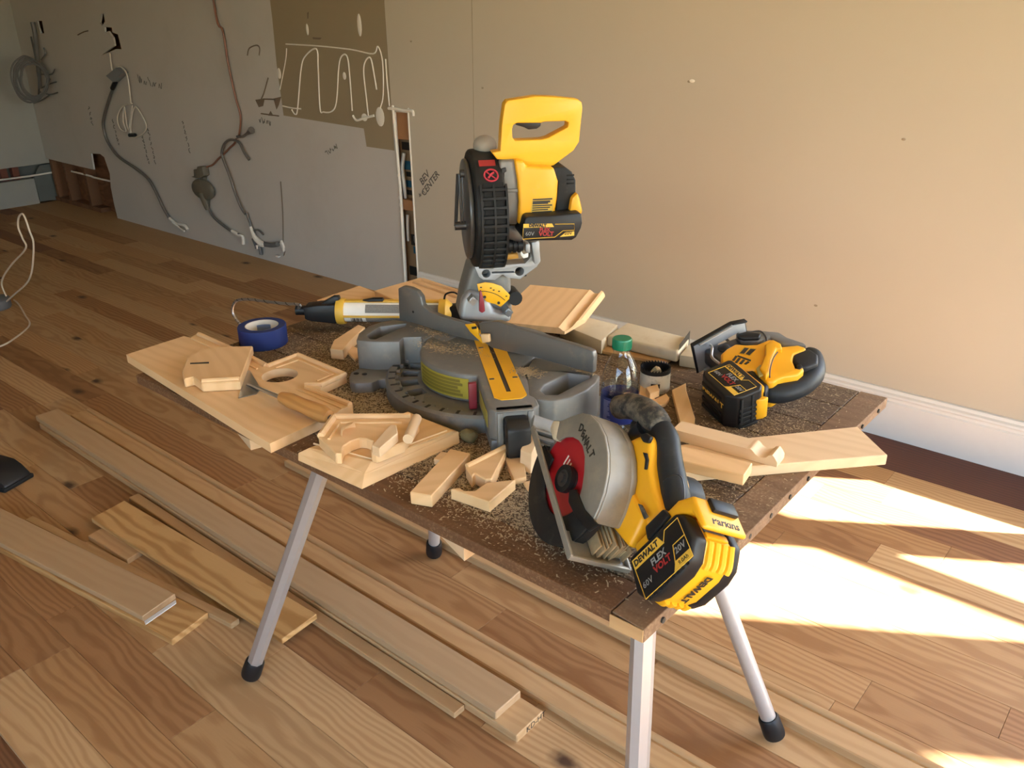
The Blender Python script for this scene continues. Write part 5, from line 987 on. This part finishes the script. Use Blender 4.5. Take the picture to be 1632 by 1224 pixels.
# large moulded board with a round hole, at the left end
P = [(-1.8931,.8154,.721),(-1.8998,.967,.721),(-1.8761,.9718,.721),(-1.891,.9994,.721),(-1.6422,.9901,.721),(-1.5771,.9842,.721),(-1.5781,1.071,.721),(-1.3929,1.0623,.721),(-1.3839,.9851,.721),(-1.4112,.9632,.721),(-1.2609,.9697,.721),(-1.2609,.9358,.721),(-1.2569,.9279,.721),(-1.2491,.7631,.721)]
hc = [(-1.5051,.9682,.721),(-1.4747,.9925,.721)]; hr_ = Vector(hc[1])-Vector(hc[0]); hr_ = hr_.length
hole = [(hc[0][0]+hr_*math.cos(2*PI*i/28), hc[0][1]+hr_*math.sin(2*PI*i/28), .721) for i in range(28)]
W1 = slab('moulded_board', 'large pale moulded board with a round hole, overhanging the left table corner', 'board', P, .02, 0, PINE, .002, [hole])
for q in ([(-1.8777,.9951,.722),(-1.6366,.9865,.722),(-1.5729,.9797,.722)], [(-1.5675,.9793,.722),(-1.5694,1.0647,.722),(-1.3943,1.0582,.722),(-1.3887,.9889,.722),(-1.415,.9679,.722)], [(-1.4021,.9614,.722),(-1.2632,.9652,.722)]): bead(W1, 'moulding_bead', q, .0065, PINE)
for q in ([(-1.5468,.988,.7215),(-1.5438,1.0474,.7215),(-1.4158,1.0425,.7215),(-1.4149,.9992,.7215)], [(-1.4123,.9463,.7215),(-1.263,.944,.7215)], [(-1.8644,.9683,.7215),(-1.5739,.9572,.7215)]): bead(W1, 'moulding_bead', q, .0025, PINE)
P = [(-1.7041,.8636,.7425),(-1.726,.9095,.7425),(-1.7241,.9438,.7425),(-1.6567,1.005,.7425),(-1.4989,.8664,.7425),(-1.5535,.8102,.7425),(-1.5881,.8163,.7425),(-1.5984,.8166,.7425),(-1.6024,.7985,.7425),(-1.6482,.8206,.7425)]
o = slab('moulded_offcut', 'five sided moulded offcut lying on the large left board beside the tape', 'offcut', P, .0205, 160, PINE, .0025)
bead(o, 'moulding_bead', [(-1.5614,.8165,.7425),(-1.5116,.8732,.7425)], .006, PINE)
bm = B(); prism(bm, [(-1.6758,.8563,.743),(-1.6477,.8857,.743),(-1.6395,.8806,.743),(-1.6691,.8524,.743)], 'z', .7412, .7428); bm.transform(o.matrix_basis.inverted()); obj('saw_cut', bm, PRNT, o, smooth=False)
# scraper
a, b, c = [(-1.4645,.8422,.7235),(-1.5681,.9374,.7235),(-1.4804,.8985,.7235)]
t = root('paint_scraper', 'triangular steel scraper with a turned wooden handle on the large left board', 'scraper', loc=(-1.45,.93,.7215))
bm = B(); prism(bm, [(-1.4681,.8401,.7232),(-1.5818,.9319,.7232),(-1.5772,.9402,.7232),(-1.4723,.8976,.7232),(-1.4575,.8767,.7232)], 'z', .7215, .7232); obj('blade', at(bm, t), STEEL, t, smooth=False)
bm = B(); q = [(-1.5098,.8929,.729)][0]; ball(bm, (q[0],q[1],.7235), .006, 10, (1,1,.6)); obj('rivet', at(bm, t), STEEL, t)
s0, s1, h1 = [(-1.5059,.8912,.735)][0], [(-1.3642,.8751,.742)][0], [(-1.2192,.8829,.74)][0]
bm = B(); tube(bm, [(s0[0],s0[1],.726),((s0[0]+s1[0])/2,(s0[1]+s1[1])/2,.733),(s1[0],s1[1],.740)], .0042, 8, 4); obj('shank', at(bm, t), STEEL, t)
d = Vector((h1[0]-s1[0],h1[1]-s1[1],-.004)); L = d.length; bm = B(); b_ = B()
lathe(b_, [(0,0),(.011,0),(.0125,.006),(.016,L*.2),(.0148,L*.42),(.0172,L*.7),(.0178,L*.85),(.013,L*.97),(0,L)], 20)
b_.transform(Matrix.Translation((s1[0],s1[1],.7425)) @ d.to_track_quat('Z','Y').to_matrix().to_4x4()); join(bm, b_); obj('handle', at(bm, t), wood('turned handle', (.50,.25,.08), (.32,.14,.04), ring=18, vary=.02, rough=.4), t)
bm = B(); e_ = Vector((s1[0],s1[1],.741))+d; cyl(bm, e_-d.normalized()*.006, e_+d.normalized()*.004, .0065, 14); obj('end_ferrule', at(bm, t), DSTEEL, t)
# tape roll
tc_ = [(-1.7489,1.093,.7)][0]
t = root('tape_roll', 'roll of blue masking tape standing flat near the left end of the table', 'tape', loc=(tc_[0],tc_[1],.70))
bm = B(); lathe(bm, [(.0405,0),(.057,.0),(.0582,.0015),(.0582,.0465),(.057,.048),(.0405,.048)], 56); obj('tape', bm, plain('blue masking tape', (.007,.022,.125), .5, var=.08, scale=80), t)
bm = B(); lathe(bm, [(.0385,.0004),(.0405,.0004),(.0407,.0476),(.0385,.0476),(.0385,.0004)], 56); obj('core', bm, plain('cardboard core', (.58,.52,.42), .7), t)
bm = B(); lathe(bm, [(.0384,.012),(.0384,.036)], 16, arc=(2.0,2.9)); obj('core_print', bm, plain('faded blue print', (.12,.16,.25), .7), t)
# framed board with arched piece on it
lo = [(-1.1892,.7776,.7),(-1.0182,.7853,.7),(-1.0166,1.0284,.7)]; up = [(-1.1746,.7855,.725),(-1.1413,1.0103,.725),(-1.0085,1.0127,.725),(-1.0448,.8279,.725)]
bot = [[(-1.1879,.7782,.7002)][0], [(-1.1486,1.015,.7002)][0], [(-1.0049,1.0144,.7002)][0], [(-1.018,.7851,.7002)][0]]
mid = [[(-1.1862,.7791,.716)][0], [(-1.1543,1.0185,.718)][0], [(-1.0145,1.022,.718)][0], [(-1.0338,.806,.716)][0]]
top = [[(-1.169,.7914,.727)][0], [(-1.1403,1.0095,.727)][0], [(-1.0121,1.0047,.727)][0], [(-1.0428,.8307,.727)][0]]
cx, cy = sum(p[0] for p in bot)/4, sum(p[1] for p in bot)/4
bm = B(); loft(bm, bot, mid, .001); loft(bm, mid, top, .001)
ang_ = math.atan2(bot[2][1]-bot[3][1], bot[2][0]-bot[3][0])
W4 = tag(obj('panel_block', bm, PINE, None, (cx,cy,.7002), ang_, smooth=False), 'thick chamfered wooden block at the front table edge, under the piece with an arch', 'block')
bead(W4, 'groove', [(-1.175,.8072,.7275),(-1.0499,.8354,.7275),(-1.0224,.9984,.7275)], .0018, PINE2)
P = [(-1.1554,.8048,.749),(-1.2048,.8778,.749),(-1.0889,.9711,.749),(-1.0574,.9622,.749),(-1.0192,.89,.749),(-1.0265,.8302,.749),(-1.0393,.8286,.749),(-1.0655,.8557,.749),(-1.0817,.855,.749),(-1.0924,.8495,.749),(-1.0957,.8313,.749),(-1.0916,.8102,.749),(-1.0728,.7906,.749),(-1.0807,.7842,.749)]
W5 = slab('arched_piece', 'moulded piece with a half round cut-out, on the thick chamfered block', 'offcut', P, .0215, 20, PINE, .002)
for q in ([(-1.1522,.8081,.75),(-1.1952,.8725,.75)], [(-1.1933,.874,.75),(-1.0843,.9653,.75)]): bead(W5, 'moulding_bead', q, .0068, PINE)
for q in ([(-1.1318,.8102,.7495),(-1.1678,.8652,.7495),(-1.0784,.9373,.7495)], ): bead(W5, 'moulding_bead', q, .0028, PINE)
bm = B(); lathe(bm, [(0,0),(.022,0),(.020,.010),(.012,.016),(0,.018)], 18, arc=(2.2,4.6)); bm.transform(Matrix.Translation([(-1.1184,.8539,.749)][0])); bm.transform(W5.matrix_basis.inverted()); obj('carved_shoulder', bm, PINE, W5)
P = [(-1.0259,.8203,.768),(-1.062,.8962,.768),(-1.0513,.9016,.768),(-1.0256,.8811,.768),(-1.0064,.8216,.768)]; slab('wood_offcut', 'square stick offcut lying beside the half round cut-out', 'offcut', P, .0185, 120, PINE2, .0015)
t_ = [(-1.0566,.956,.762),(-1.0082,.8884,.762)]; bm = B(); tube(bm, [(t_[0][0],t_[0][1],.7585),(t_[1][0],t_[1][1],.7585)], .0095, 14, 1)
tag(obj('wood_offcut', bm, PINE2, None, (t_[1][0],t_[1][1],.749), math.atan2(t_[1][1]-t_[0][1], t_[1][0]-t_[0][0])), 'round dowel offcut lying at the far end of the arched piece', 'offcut')
# loose sticks and triangles at the front
P = [(-.9188,.8053,.7235),(-.9726,.9565,.7235),(-.9322,.967,.7235),(-.8822,.8199,.7235)]; o = slab('wood_offcut', 'straight square ended stick at the front edge of the table', 'offcut', P, .0232, 55, PINE, .0015)
P = [(-.9843,.9247,.712),(-.9938,.9536,.712),(-.9806,.9581,.712),(-.9697,.9276,.712)]; slab('wood_offcut', 'small flat chip tucked behind the straight stick', 'offcut', P, .0118, 40, PINE2, .001)
P = [(-.906,.9254,.724),(-.9001,1.027,.724),(-.8901,1.018,.724),(-.8716,.9821,.724),(-.8414,.9224,.724),(-.8483,.9141,.724),(-.8767,.9183,.724),(-.8721,.9056,.724)]; o = slab('wood_offcut', 'three cornered moulded offcut behind the arched scrap', 'offcut', P, .0237, 35, PINE, .002)
bead(o, 'moulding_bead', [(-.9033,.9264,.7245),(-.8975,1.0232,.7245)], .005, PINE)
P = [(-.8768,.8578,.721),(-.8671,.8709,.721),(-.8545,.8681,.721),(-.8416,.8786,.721),(-.8436,.9111,.721),(-.8121,.9501,.721),(-.7988,.8681,.721)]; slab('wood_offcut', 'scrap with a scooped edge nearest the front, left of the circular saw', 'offcut', P, .0207, 30, PINE, .0015)
P = [(-.9697,1.0553,.7045),(-.9763,1.0699,.7045),(-.9205,1.0529,.7045),(-.909,1.0307,.7045),(-.9294,1.033,.7045)]; slab('wood_offcut', 'thin chip under the black mitre saw handle', 'offcut', P, .0042, -40, PINE, .001)
P = [(-.9112,1.0423,.712),(-.9034,1.0581,.712),(-.8779,1.0474,.712),(-.8134,.9799,.712),(-.8247,.9598,.712),(-.8819,1.0047,.712)]; slab('wood_offcut', 'broad thin scrap standing behind the three cornered one', 'offcut', P, .0118, 80, PINE, .001)
b1 = [(-.8527,1.0082,.7003),(-.8259,1.0071,.7003),(-.8352,1.0399,.7003),(-.8669,1.0502,.7003)]; t1 = [Vector(p)+Vector((-.006,.010,.034)) for p in b1]; t1[2] = Vector(b1[2])+Vector((-.01,.012,.044)); t1[3] = Vector(b1[3])+Vector((-.006,.012,.046))
bm = B(); loft(bm, b1, t1, .0015); tag(obj('wood_offcut', bm, PINE2, None, b1[0], .5, smooth=False), 'pale wedge standing upright just left of the circular saw shoe', 'offcut')
P = [(-.8128,.9706,.7065),(-.7982,.999,.7065),(-.7844,.9748,.7065),(-.7902,.9568,.7065)]; slab('wood_offcut', 'tiny flat chip beside the lower blade guard', 'offcut', P, .0062, 10, PINE, .001)
# crumpled olive lump
bm = B(); ball(bm, (0,0,0), .016, 14, (1.15,.9,.8))
for v in bm.verts: v.co *= 1+.10*math.sin(v.co.x*330)*math.cos(v.co.y*290+v.co.z*250)
q = [(-.9972,1.031,.712)][0]; bm.transform(Matrix.Translation((q[0],q[1],.7115))); tag(obj('putty_lump', bm, plain('olive lump', (.14,.115,.05), .8, var=.3, scale=80), None, (q[0],q[1],.70)), 'small olive brown lump between the chamfered block and the mitre saw', 'lump')
# adhesive gun
g0, g1 = [(-1.6772,1.2774,.749)][0], [(-1.4851,1.4223,.749)][0]
g0, g1 = Vector((g0[0],g0[1],.749)), Vector((g1[0],g1[1],.749)); dv = (g1-g0).normalized()
t = root('caulking_gun', 'yellow and black caulking gun with a white printed cartridge and bent silver spout', 'caulking gun', loc=(g0.x,g0.y,.70))
sid = dv.cross(Vector((0,0,1))).normalized(); upv = sid.cross(dv)
FR = Matrix(((dv.x,sid.x,upv.x,g0.x),(dv.y,sid.y,upv.y,g0.y),(dv.z,sid.z,upv.z,g0.z),(0,0,0,1)))
def gp_(name, bm, m, parent=None): bm.transform(FR); return obj(name, at(bm, t), m, parent or t)
LG = (g1-g0).length
bm = B(); cyl(bm, (.012,0,0), (LG+.02,0,0), .0265, 28); ct = gp_('cartridge', bm, WHT2)
bm = B(); b_ = B(); lathe(b_, [(.0267,.072),(.0267,LG+.02)], 22, axis='x', arc=(.15,1.35)); join(bm, b_); lathe(bm, [(.0267,.072),(.0267,LG+.02)], 22, axis='x', arc=(1.75,2.6)); gp_('fine_print', bm, plain('fine grey print', (.22,.215,.20), .7, var=.5, scale=400), ct)
bm = B()
for i in range(9):
    b_ = B(); lathe(b_, [(.0268,.034+.0032*i),(.0268,.0355+.0032*i+.0006*(i%3))], 10, axis='x', arc=(.55,1.2)); join(bm, b_)
o = gp_('barcode', bm, PRNT, ct); tag(o, kind='stuff')
bm = B(); lathe(bm, [(.026,-.004),(.0325,-.004),(.0335,.002),(.0335,.010),(.0325,.016),(.0265,.016)], 32, axis='x'); gp_('front_collar', bm, YLAB)
bm = B()
for a in (1.75, -1.5): box(bm, (.010,.0285*math.sin(a)-.003,.0285*math.cos(a)-.002), (LG+.02,.0285*math.sin(a)+.003,.0285*math.cos(a)+.003), .001)
box(bm, (.01,-.008,.026), (LG+.02,.008,.0305), .001); gp_('cradle', bm, YLAB)
bm = B(); prism(bm, [(-.004,-.027),(-.004,.024),(-.05,.022),(-.068,.019),(-.086,.017),(-.086,-.015),(-.07,-.021)], 'y', -.023, .023, bev=.004); cyl(bm, (-.112,0,.002), (-.084,0,.002), .0125, 16); nz = gp_('nozzle_body', bm, BLKP)
bm = B(); prism(bm, [(-.052,.018),(-.010,.042),(.004,.042),(.006,.020)], 'y', -.010, .010, bev=.004); gp_('spout_clip', bm, BLKP); bm = B(); prism(bm, [(.06,.030),(.09,.036),(.115,.036),(.118,.028),(.08,.027)], 'y', -.009, .009, bev=.003); gp_('spout_clip', bm, BLKP)
bm = B(); box(bm, (-.055,-.0235,-.004), (-.040,-.0205,.010), .001); gp_('silver_badge', bm, STEEL, nz)
ny = g0+dv*(-.112)
sp_ = [tuple(ny+Vector((0,0,.002)))]+[[(-1.7409,1.205,.7717)][0], [(-1.796,1.2,.765)][0], [(-1.8951,1.2,.7516)][0], [(-1.9694,1.2,.7418)][0], [(-2.0238,1.2,.7272)][0], [(-2.0508,1.2,.7052)][0], [(-2.0563,1.2,.6839)][0], [(-2.0395,1.2,.6653)][0], [(-2.0175,1.2,.6554)][0]]
bm = B(); tube(bm, [Vector(p)-Vector(t.location) for p in sp_], .0038, 10, 5); spo = obj('spout', bm, STEEL, t)
bm = B(); S_ = smoothpath([Vector(p)-Vector(t.location) for p in sp_], 14)
tube(bm, [p+Vector((0,.0035*math.sin(i*.9),.0035*math.cos(i*.9))) for i, p in enumerate(S_)], .0013, 5, 1); obj('spiral_wire', bm, DSTEEL, spo)
bm = B(); lathe(bm, [(.028,LG+.018),(.034,LG+.018),(.034,LG+.035),(.02,LG+.05),(0,LG+.05)], 24, axis='x'); gp_('rear_collar', bm, YLAB)
bm = B(); prism(bm, [(LG+.04,-.02),(LG+.04,.018),(LG+.10,.022),(LG+.115,.0),(LG+.10,-.024)], 'y', -.02, .02, bev=.006); b_ = B(); tube(b_, [(LG+.03,0,.03),(LG+.035,0,.047),(LG+.055,0,.052),(LG+.07,0,.040),(LG+.068,0,.02)], .0025, 6, 4); join(bm, b_); gp_('gun_body', bm, BLKP)
# boards at the back
P = [(-1.8867,1.3634,.7145),(-1.8971,1.5263,.7145),(-1.6764,1.4933,.7145),(-1.6017,1.4194,.7145),(-1.7713,1.3051,.7145)]; slab('pale_board', 'flat pale board under the caulking gun at the back left', 'board', P, .0143, 20, PINE, .0015)
P = [(-1.7705,1.4736,.737),(-1.76,1.6425,.737),(-1.5689,1.6239,.737),(-1.506,1.5477,.737),(-1.5673,1.4339,.737)]; o = slab('pale_board', 'pale moulded board at the back left, behind the tall fence', 'board', P, .0218, 15, PINE, .002)
for q in ([(-1.7348,1.6283,.7375),(-1.5588,1.6083,.7375)], [(-1.7369,1.5955,.7375),(-1.5414,1.5726,.7375)]): bead(o, 'moulding_bead', q, .006, PINE)
P = [(-1.5353,1.1312,.7255),(-1.5745,1.1738,.7255),(-1.6144,1.2838,.7255),(-1.5863,1.2825,.7255),(-1.5444,1.2031,.7255),(-1.5045,1.1454,.7255)]; slab('wood_offcut', 'square stick with a slanted end left of the mitre saw', 'offcut', P, .0252, 40, PINE, .0015)
P = [(-1.5348,1.1775,.7065),(-1.5513,1.2067,.7065),(-1.5159,1.2082,.7065),(-1.4857,1.1806,.7065),(-1.4718,1.1517,.7065)]; slab('wood_offcut', 'thin splintered scrap against the left saw table', 'offcut', P, .0063, 40, PINE, .001)
# moulded plank leaning over the painted boards (profile across its width)
A0, A1, E1, E0, D0, D1 = [Vector(p) for p in [(-1.4322,1.7504,.752),(-1.2306,1.8143,.752),(-1.1609,1.6724,.752),(-1.1338,1.4397,.752),(-1.2738,1.8087,.752),(-1.1912,1.6,.752)]]
ldir = (D1-D0).normalized(); wdir = Vector((-ldir.y, ldir.x, 0)); wdir = wdir if wdir.dot(A1-A0) > 0 else -wdir
Wd = (A1-A0).dot(wdir); kk0 = (E0-A1).dot(wdir); l0, l1 = (E0-A1).dot(ldir), (E1-A1).dot(ldir); w1 = (E1-A1).dot(wdir)
def prof_h(s):                       # height across the width: flat, round, cove, round
    e = Wd-s
    if e < .012: return -.010+math.sqrt(max(0,.012**2-(.012-e)**2))*.9
    if e < .036: return -.0085+.006*((e-.024)/.012)**2
    if e < .050: return -.0025+.0035*math.sin((e-.036)/.014*PI)
    return 0
bm = B(); N_ = 40; rows = []
org = A1-wdir*Wd
def frontlen(s): return l1+(l0-l1)*((s-Wd)-w1)/(kk0-w1) if kk0 < w1 else l1
for i in range(N_+1):
    s = Wd*i/N_; h = prof_h(s); p = org+wdir*s
    b_ = p-ldir*.01; f = p+ldir*max(.03, min(.30, frontlen(s)))
    rows.append([bm.verts.new((b_.x,b_.y,.752+h)), bm.verts.new((f.x,f.y,.752+h)), bm.verts.new((f.x,f.y,.7365)), bm.verts.new((b_.x,b_.y,.7365))])
for a, c in zip(rows, rows[1:]):
    for j in range(4): bm.faces.new((a[j], a[(j+1)%4], c[(j+1)%4], c[j]))
bm.faces.new(rows[0]); bm.faces.new(rows[-1])
tag(obj('moulded_board', bm, PINE, None, (org.x,org.y,.7365), math.atan2(ldir.y,ldir.x), ang=30), 'pale casing plank with a beaded edge resting on the painted boards behind the fence', 'board')
PAINT = plain('old cream paint', (.60,.535,.40), .55, var=.05, scale=9, dirt=(.45,.33,.18), dirt_amt=.3, dirt_scale=30)
def painted(name, label, P, th, rnd=False):
    p = [Vector(q) for q in P]; z1 = P[0][2]; a = math.atan2((p[2]-p[3]).y, (p[2]-p[3]).x)
    bm = B(); prism(bm, [(q[0],q[1]) for q in P], 'z', z1-th, z1, bev=.007 if rnd else .003, seg=4 if rnd else 2); return tag(obj(name, bm, PAINT, None, (p[0].x,p[0].y,z1-th), a, ang=40), label, 'board')
painted('painted_board', 'old cream painted board partly under the casing plank, sawdust on top', [(-1.2014,1.5804,.7355),(-1.2184,1.6632,.7355),(-1.0859,1.6658,.7355),(-1.053,1.5485,.7355)], .0353)
painted('painted_board', 'second cream painted board behind the bottle, with rounded front edge', [(-1.0637,1.5847,.7365),(-1.0764,1.6931,.7365),(-.9017,1.6914,.7365),(-.8777,1.5981,.7365)], .029, True)
P = [(-1.083,1.5489,.7075),(-1.099,1.6054,.7075),(-.9047,1.6397,.7075),(-.9012,1.5836,.7075)]; slab('wood_strip', 'thin bare lath under the second painted board', 'strip', P, .0073, -20, LUMB, .001)
bm = B(); f4 = [Vector(q) for q in [(-.8826,1.61,.71),(-.9049,1.6978,.71)]]; d = f4[1]-f4[0]; b_ = B()
for q, z in ((f4[0],.7085),(f4[1],.7085),(f4[1],.752),(f4[0],.748)): b_.verts.new((q.x,q.y,z))
b_.verts.ensure_lookup_table(); b_.faces.new(b_.verts[:]); bmesh.ops.solidify(b_, geom=b_.faces[:], thickness=.0015); join(bm, b_)
tag(obj('metal_plate', bm, plain('dull dark plate', (.12,.115,.10), .5, .5), None, (f4[0].x,f4[0].y,.7085), 0, smooth=False), 'thin grey metal plate standing against the end of the painted board', 'plate')
P = [(-.8745,1.5993,.7285),(-.8927,1.678,.7285),(-.8516,1.6645,.7285),(-.8341,1.6098,.7285)]; o = painted('painted_block', 'short cream painted block between the metal plate and the jigsaw', P, .0282); o['category'] = 'block'
# hole saw
q = [(-.8511,1.4573,.7)][0]
t = root('hole_saw', 'white hole saw standing teeth up beside the bottle', 'hole saw', loc=(q[0],q[1],.70)); t.scale = (1.1,1.1,1.25)
bm = B(); lathe(bm, [(0,0),(.0275,0),(.029,.002),(.029,.040),(.0272,.040),(.0272,.003),(0,.003)], 40); cu = obj('cup', bm, plain('chipped white paint', (.60,.58,.52), .5, var=.06, dirt=(.10,.09,.08), dirt_amt=.35, dirt_scale=90), t)
bm = B()
for i in range(30):
    a = 2*PI*i/30; M = Matrix.Rotation(a,4,'Z') @ Matrix.Translation((.0281,0,.040)); prism(bm, [(-.0028,-.001),(.0028,-.001),(.0024,.004)], 'x', -.0009, .0009, M=M)
o = obj('teeth', bm, BLKP, cu); tag(o, kind='stuff')
bm = B(); lathe(bm, [(.0271,.004),(.0271,.0405),(.0292,.0405),(.0292,.034)], 40); obj('dark_rim', bm, BLKP, cu)
bm = B(); M = Matrix.Rotation(math.atan2(-q[1],-q[0]),4,'Z'); b_ = B(); lathe(b_, [(.0291,.012),(.0291,.020)], 8, arc=(-.25,.35)); b_.transform(M); join(bm, b_); obj('side_slot', bm, PRNT, cu)
bm = B(); tube(bm, [(-.006,0,.028),(0,.004,.036),(.010,-.004,.035)], .0055, 8, 4); obj('wood_plug', bm, plain('pale wood plug', (.56,.48,.34), .7), t)
# chips between bottle and jigsaw
P = [(-.8778,1.4353,.712),(-.8634,1.4383,.712),(-.7329,1.3265,.712),(-.7305,1.3039,.712),(-.8231,1.346,.712)]; slab('wood_offcut', 'long tapering scrap between the bottle and the thin stick', 'offcut', P, .0117, -60, PINE, .001)
P = [(-.8402,1.4026,.7265),(-.8295,1.4319,.7265),(-.8096,1.4069,.7265),(-.8147,1.3788,.7265)]; slab('wood_offcut', 'little square chip on the tapering scrap in front of the hole saw', 'offcut', P, .0143, 0, PINE, .001)
P = [(-.8156,1.3941,.708),(-.8107,1.4381,.708),(-.7942,1.4231,.708),(-.786,1.3944,.708),(-.7922,1.3778,.708)]; slab('wood_offcut', 'curled torn chip in front of the hole saw', 'offcut', P, .0077, 20, PINE, .001)
P = [(-.8059,1.4523,.713),(-.8015,1.502,.713),(-.7808,1.4683,.713),(-.7014,1.3635,.713),(-.6879,1.3357,.713),(-.7117,1.3235,.713)]; slab('wood_offcut', 'thin stick pointing from the hole saw to the profiled board', 'offcut', P, .0127, -70, PINE, .0012)
# boards on the right
P = [(-.6639,1.2311,.7205),(-.439,1.5086,.7205),(-.3573,1.4305,.7205),(-.6076,1.1473,.7205)]; slab('board', 'wide pale board overhanging the right end of the table', 'board', P, .0203, 8, PINE2, .0015)
# short profiled strip lying on top, moulding profile at its right end
s0, s1, s2 = [Vector(p) for p in [(-.6826,1.2425,.742),(-.4891,1.2645,.742),(-.6886,1.2775,.742)]]
ax = (s1-s0); Lp = ax.length; ax.normalize(); wv = (s2-s0); wv = wv-ax*wv.dot(ax); Wv = .040; wv.normalize()
def ph(s):
    e = Lp-s
    if e < .018: return -.012+.0125*math.sin(min(1,e/.012)*PI/2)-(max(0,e-.010)*.5)
    if e < .040: return -.010+.004*((e-.029)/.011)**2
    if e < .056: return -.006+.0072*math.sin((e-.040)/.016*PI*.8)
    return 0
bm = B(); rows = []
for i in range(49):
    s = Lp*(i/48)**.8; h = ph(s); p = s0+ax*s; r_ = p+wv*Wv
    rows.append([bm.verts.new((p.x,p.y,.742+h)), bm.verts.new((r_.x,r_.y,.742+h)), bm.verts.new((r_.x,r_.y,.7212)), bm.verts.new((p.x,p.y,.7212))])
for a, c in zip(rows, rows[1:]):
    for j in range(4): bm.faces.new((a[j], a[(j+1)%4], c[(j+1)%4], c[j]))
bm.faces.new(rows[0]); bm.faces.new(rows[-1])
tag(obj('profiled_strip', bm, PINE2, None, (s0.x,s0.y,.7212), math.atan2(ax.y,ax.x), ang=35), 'strip with two rounded bumps at its end, lying on the wide right board', 'strip')
P = [(-.6575,1.1958,.741),(-.514,1.2197,.741),(-.5056,1.1715,.741),(-.629,1.1477,.741)]
slab('wood_offcut', 'yellowish slanted end block in front of the profiled strip', 'offcut', P, .0203, -10, PINE, .0015)
# bottle
q = [(-.7817,1.2149,.7)][0]
t = root('water_bottle', 'half full clear plastic drink bottle with green cap and blue label', 'bottle', loc=(q[0],q[1],.70)); t.scale = (1.06,1.06,.915)
CLR = thin_clear('clear plastic', (.93,.95,.97), .04, 1.6)
bm = B(); lathe(bm, [(0,.006),(.018,.002),(.029,.001),(.0335,.008),(.034,.02),(.0325,.03),(.034,.045),(.033,.06),(.0330,.105),(.0345,.112),(.0345,.124),(.033,.132),(.031,.148),(.0265,.166),(.020,.182),(.0145,.193),(.0135,.200),(.0165,.201),(.0165,.204),(.0125,.205),(.0125,.216)], 48); obj('bottle_body', bm, CLR, t, ang=70)
bm = B(); lathe(bm, [(0,.203),(.0160,.203),(.0165,.204),(.0165,.222),(.0155,.2245),(0,.2245)], 40)
for i in range(40):
    a = 2*PI*i/40; box(bm, (.0160,-.0006,.206), (.0170,.0006,.222), 0, 1, Matrix.Rotation(a,4,'Z'))
obj('cap', bm, plain('green cap', (.005,.17,.085), .4, var=.05), t, ang=30)
bm = B(); lathe(bm, [(.0333,.052),(.0337,.053),(.0337,.106),(.0333,.107)], 48); lb = obj('label', bm, plain('dark blue label', (.012,.022,.13), .35, var=.06), t)
bm = B(); tc0 = math.atan2(-q[1],-q[0])
lathe(bm, [(.0339,.070),(.0339,.104)], 8, arc=(tc0+.75,tc0+1.15)); obj('green_mark', bm, plain('green mark', (.04,.35,.12), .4), lb)
bm = B(); rr = random.Random(2)
for i in range(16): lathe(bm, [(.0339,.058+.0028*i),(.0339,.0592+.0028*i)], 6, arc=(tc0-.95,tc0-.95+rr.uniform(.25,.5)))
o = obj('fine_print', bm, plain('pale blue print', (.20,.22,.42), .5), lb); tag(o, kind='stuff')
WATM = thin_clear('water', (.80,.88,.95), .02, .8)
bm = B(); lathe(bm, [(0,.008),(.028,.004),(.0325,.012),(.0312,.03),(.0325,.045),(.0318,.10),(.0330,.112),(.0330,.1215),(.0,.1215)], 40); obj('water', bm, WATM, t, ang=60)
